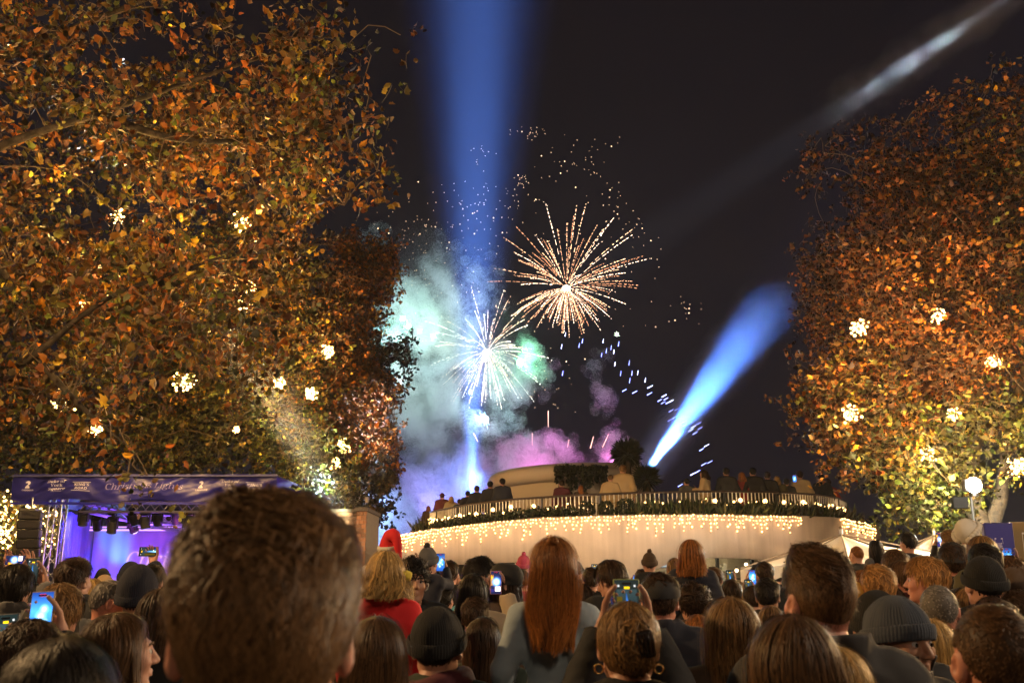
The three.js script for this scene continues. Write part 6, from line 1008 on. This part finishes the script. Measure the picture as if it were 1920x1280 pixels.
person(1090, 1128, 40, 'long', 'db', 'plain', 'olive', 0, 'person with dark hair between the auburn hair and the bowl cut', { d: 6.8 });
// on the terrace
const TG = 'spectators on the roof terrace';
[[803, 953, 'lob', 'rd', 'brown', 'auburn haired person crouching at the left end of the terrace'], [829, 931, 'hat', 'db', 'wine', 'person in a brimmed hat at the terrace left end', ['brim', 'wine']], [846, 936, 'lob', 'bl', 'beige', 'fair haired person right of the brimmed hat'], [861, 944, 'short', 'db', 'navy', 'small dark person right of the fair haired one on the terrace'], [877, 927, 'short', 'bk', 'navy', 'dark person left of the pair against the blue glow'], [894, 918, 'short', 'db', 'navy', 'bareheaded person against the brightest blue glow'], [919, 910, 'short', 'bk', 'navy', 'dark silhouetted person left of the tallest one'], [942, 905, 'short', 'bk', 'navy', 'tallest dark silhouette left of the roof drum'], [1053, 908, 'short', 'db', 'wine', 'person in dark coat in front of the white drum wall'], [1089, 916, 'long', 'rd', 'brown', 'auburn haired person below the hanging ivy'], [1145, 897, 'buzz', 'lb', 'tan', 'bald person in a tan jacket left of the tall one'], [1168, 881, 'short', 'lb', 'tan', 'tall person in a tan jacket by the palm'], [1288, 905, 'hat', 'bk', 'grey', 'person in a pointed hat right of the yucca', ['brim', 'black']], [1321, 889, 'lob', 'db', 'tan', 'dark haired person in a tan coat looking left', null, 60], [1362, 886, 'short', 'bk', 'char', 'broad dark person right of the tan coat'], [1391, 893, 'lob', 'rd', [.2, .02, .015], 'person in a red brown coat on the terrace'], [1412, 886, 'short', 'bk', 'char', 'dark person right of the red brown coat'], [1439, 893, 'short', 'db', 'char', 'dark person third from the red brown coat'], [1457, 900, 'lob', 'bl', 'olive', 'fair haired person in the right terrace group'], [1475, 905, 'short', 'bk', 'char', 'small dark person in the right terrace group'], [1500, 892, 'short', 'db', 'beige', 'person in pale coat filming at the terrace right'], [1540, 898, 'short', 'bk', 'black', 'dark person leaning at the terrace right end'], [1553, 906, 'short', 'db', [.35, .03, .02], 'person in a red jacket half hidden at the terrace right end']].forEach(([px, py, st, hr, ct, label, hat, turn], i) => {
  let d = 34.5; for (let k = 27; k < 40; k += .2) { const a = P(px, py, k); if (Math.hypot(a.x - CB.x, a.z - CB.z) < RB - 1.25) { d = k; break; } }
  const y = P(px, py, d).y, s = clamp((y - floorY) / HEAD[1], .72, 1.14), hp = P(px, py, d), t = thing('person', label, 'person', V(hp.x, hp.y - HEAD[1] * s, hp.z), (turn ?? 0) * D2R + rr(-.3, .3), TG); t.scale.setScalar(s); t.position.y = Math.max(floorY - .02, t.position.y - 0);
  const pose = i % 6 === 1 ? poseOf({ R: [.22, 1.25, -.3], L: [-.2, 1.2, -.3] }) : poseOf(), key = i % 6 === 1 ? 'rail' : 'stand';
  part('body', bodyGeo(key, pose, 2, .12), mat(...SKIN.p, .5), t); part('coat', coatGeo(key, pose, 2, i % 3 ? 'plain' : 'long'), clothM(CC[ct] ?? ct), t); part('trousers', legGeo(key, pose, 2), clothM(CC.black), t);
  for (const k of [-1, 1]) { const sh = part('shoe', shoeG, mat(.02, .018, .016, .5), t); sh.position.set(k * .11, 0, -.01); }
  const h = part('hair', hairGeo(st === 'hat' ? 'nape' : st, 2), hairM(HC[hr]), t); h.position.set(...HEAD); h.rotation.x = .12;
  if (hat) { const g = hatGeo(hat[0], 2); for (const n in g) { const b = part(n, g[n], clothM(CC[hat[1]]), t); b.position.set(...HEAD); b.rotation.x = .12; } }
});
phone(P(1490, 897, 26.2), 'tiny glowing phone held up on the terrace right end', { scr: 'burst', glow: 2 }, 1.3);
// people hardly seen between the others
{
  const marks = [[20, 'left picture edge'], [100, 'stage tower'], [190, 'beige knitted hat'], [250, 'tall dark slouchy hat'], [400, 'big brown head'], [620, 'brick pier'], [722, 'child in red'], [803, 'grey bobble hat'], [858, 'light blue hat'], [900, 'bearded profile'], [952, 'mustard hat'], [1038, 'long auburn hair'], [1141, 'bowl cut'], [1176, 'green phone'], [1238, 'flat cap'], [1300, 'padded navy jacket'], [1372, 'golden brown hair'], [1434, 'bright blue phone'], [1536, 'swept back hair'], [1606, 'cropped child'], [1646, 'big ribbed hat'], [1703, 'navy hooded jacket'], [1737, 'ginger profile'], [1762, 'balding grey head'], [1843, 'flowered coat'], [1900, 'right picture edge']];
  const HW = { bk: 'black', db: 'dark', br: 'brown', lb: 'light brown', rd: 'auburn' }, SW = { short: 'short', mop: 'shaggy', lob: 'chin length', long: 'long', bowl: 'rounded' }, CW = { black: 'black', navy: 'navy', char: 'charcoal', brown: 'brown', slate: 'slate blue', olive: 'olive', wine: 'dark red' }, taken = new Set();
  function fillLabel(px, d, st, hr, ct) {
    const m = marks.slice().sort((a, b) => Math.abs(a[0] - px) - Math.abs(b[0] - px)), far = d > 13 ? 'far behind' : d > 8 ? 'behind' : 'near';
    for (const k of [0, 1, 2, 3, 4]) { const l = `${SW[st]} ${HW[hr]} haired person, ${CW[ct]} coat, ${far}, ${px < m[k][0] ? 'left' : 'right'} of ${m[k][1]}`; if (!taken.has(l)) { taken.add(l); return l; } }
  }
  let n = 0, tries = 0; const spots = placed.map((p) => p.slice());
  while (n < 95 && tries++ < 4000) {
    const d = n < 55 ? rr(7.5, 20) : rr(4.2, 9), px = rr(-60, 1980), h = rr(1.52, 1.74), q = P(px, 1080, d), s = h / 1.75, y = HEAD[1] * s, py = 1080 + (EYE - y) * F / d * .99, w = .2 * F / d;
    if (spots.some(([x, yy, ww, dd]) => Math.abs(x - px) < (ww + w) * .42 && (Math.abs(dd - d) < .45 || d < dd + .2))) continue;
    if (px > 560 && px < 690 && d > 17) continue; if (px < 600 && d > 17.5) continue; if (d > 13 && Math.hypot(q.x - 5.4, q.z + 15.5) < 1) continue;
    const st = pick(['short', 'mop', 'lob', 'long', 'short', 'bowl']), hr = pick(['bk', 'db', 'db', 'br', 'br', 'lb', 'rd']), ct = pick(['black', 'navy', 'char', 'brown', 'slate', 'olive', 'wine']), t = thing('person', fillLabel(px, d, st, hr, ct), 'person', V(q.x, 0, q.z), rr(-.4, .4), 'half hidden people deep in the crowd'); t.scale.setScalar(s); spots.push([px, py, w, d]); n++;
    const lod = d < 6.5 ? 1 : 2, pose = poseOf();
    part('body', bodyGeo('stand', pose, lod, .1), mat(...SKIN.p, .5), t); part('coat', coatGeo('stand', pose, lod, pick(['plain', 'hood', 'collar', 'puff'])), clothM(CC[ct]), t); part('trousers', legGeo('stand', pose, 2), clothM(CC.black), t);
    for (const k of [-1, 1]) { const sh = part('shoe', shoeG, mat(.02, .018, .016, .5), t); sh.position.set(k * .11, 0, -.01); }
    const hh = part('hair', hairGeo(st, lod), hairM(HC[hr]), t); hh.position.set(...HEAD); hh.rotation.x = .1;
  }
}
renderer.render(scene, camera);
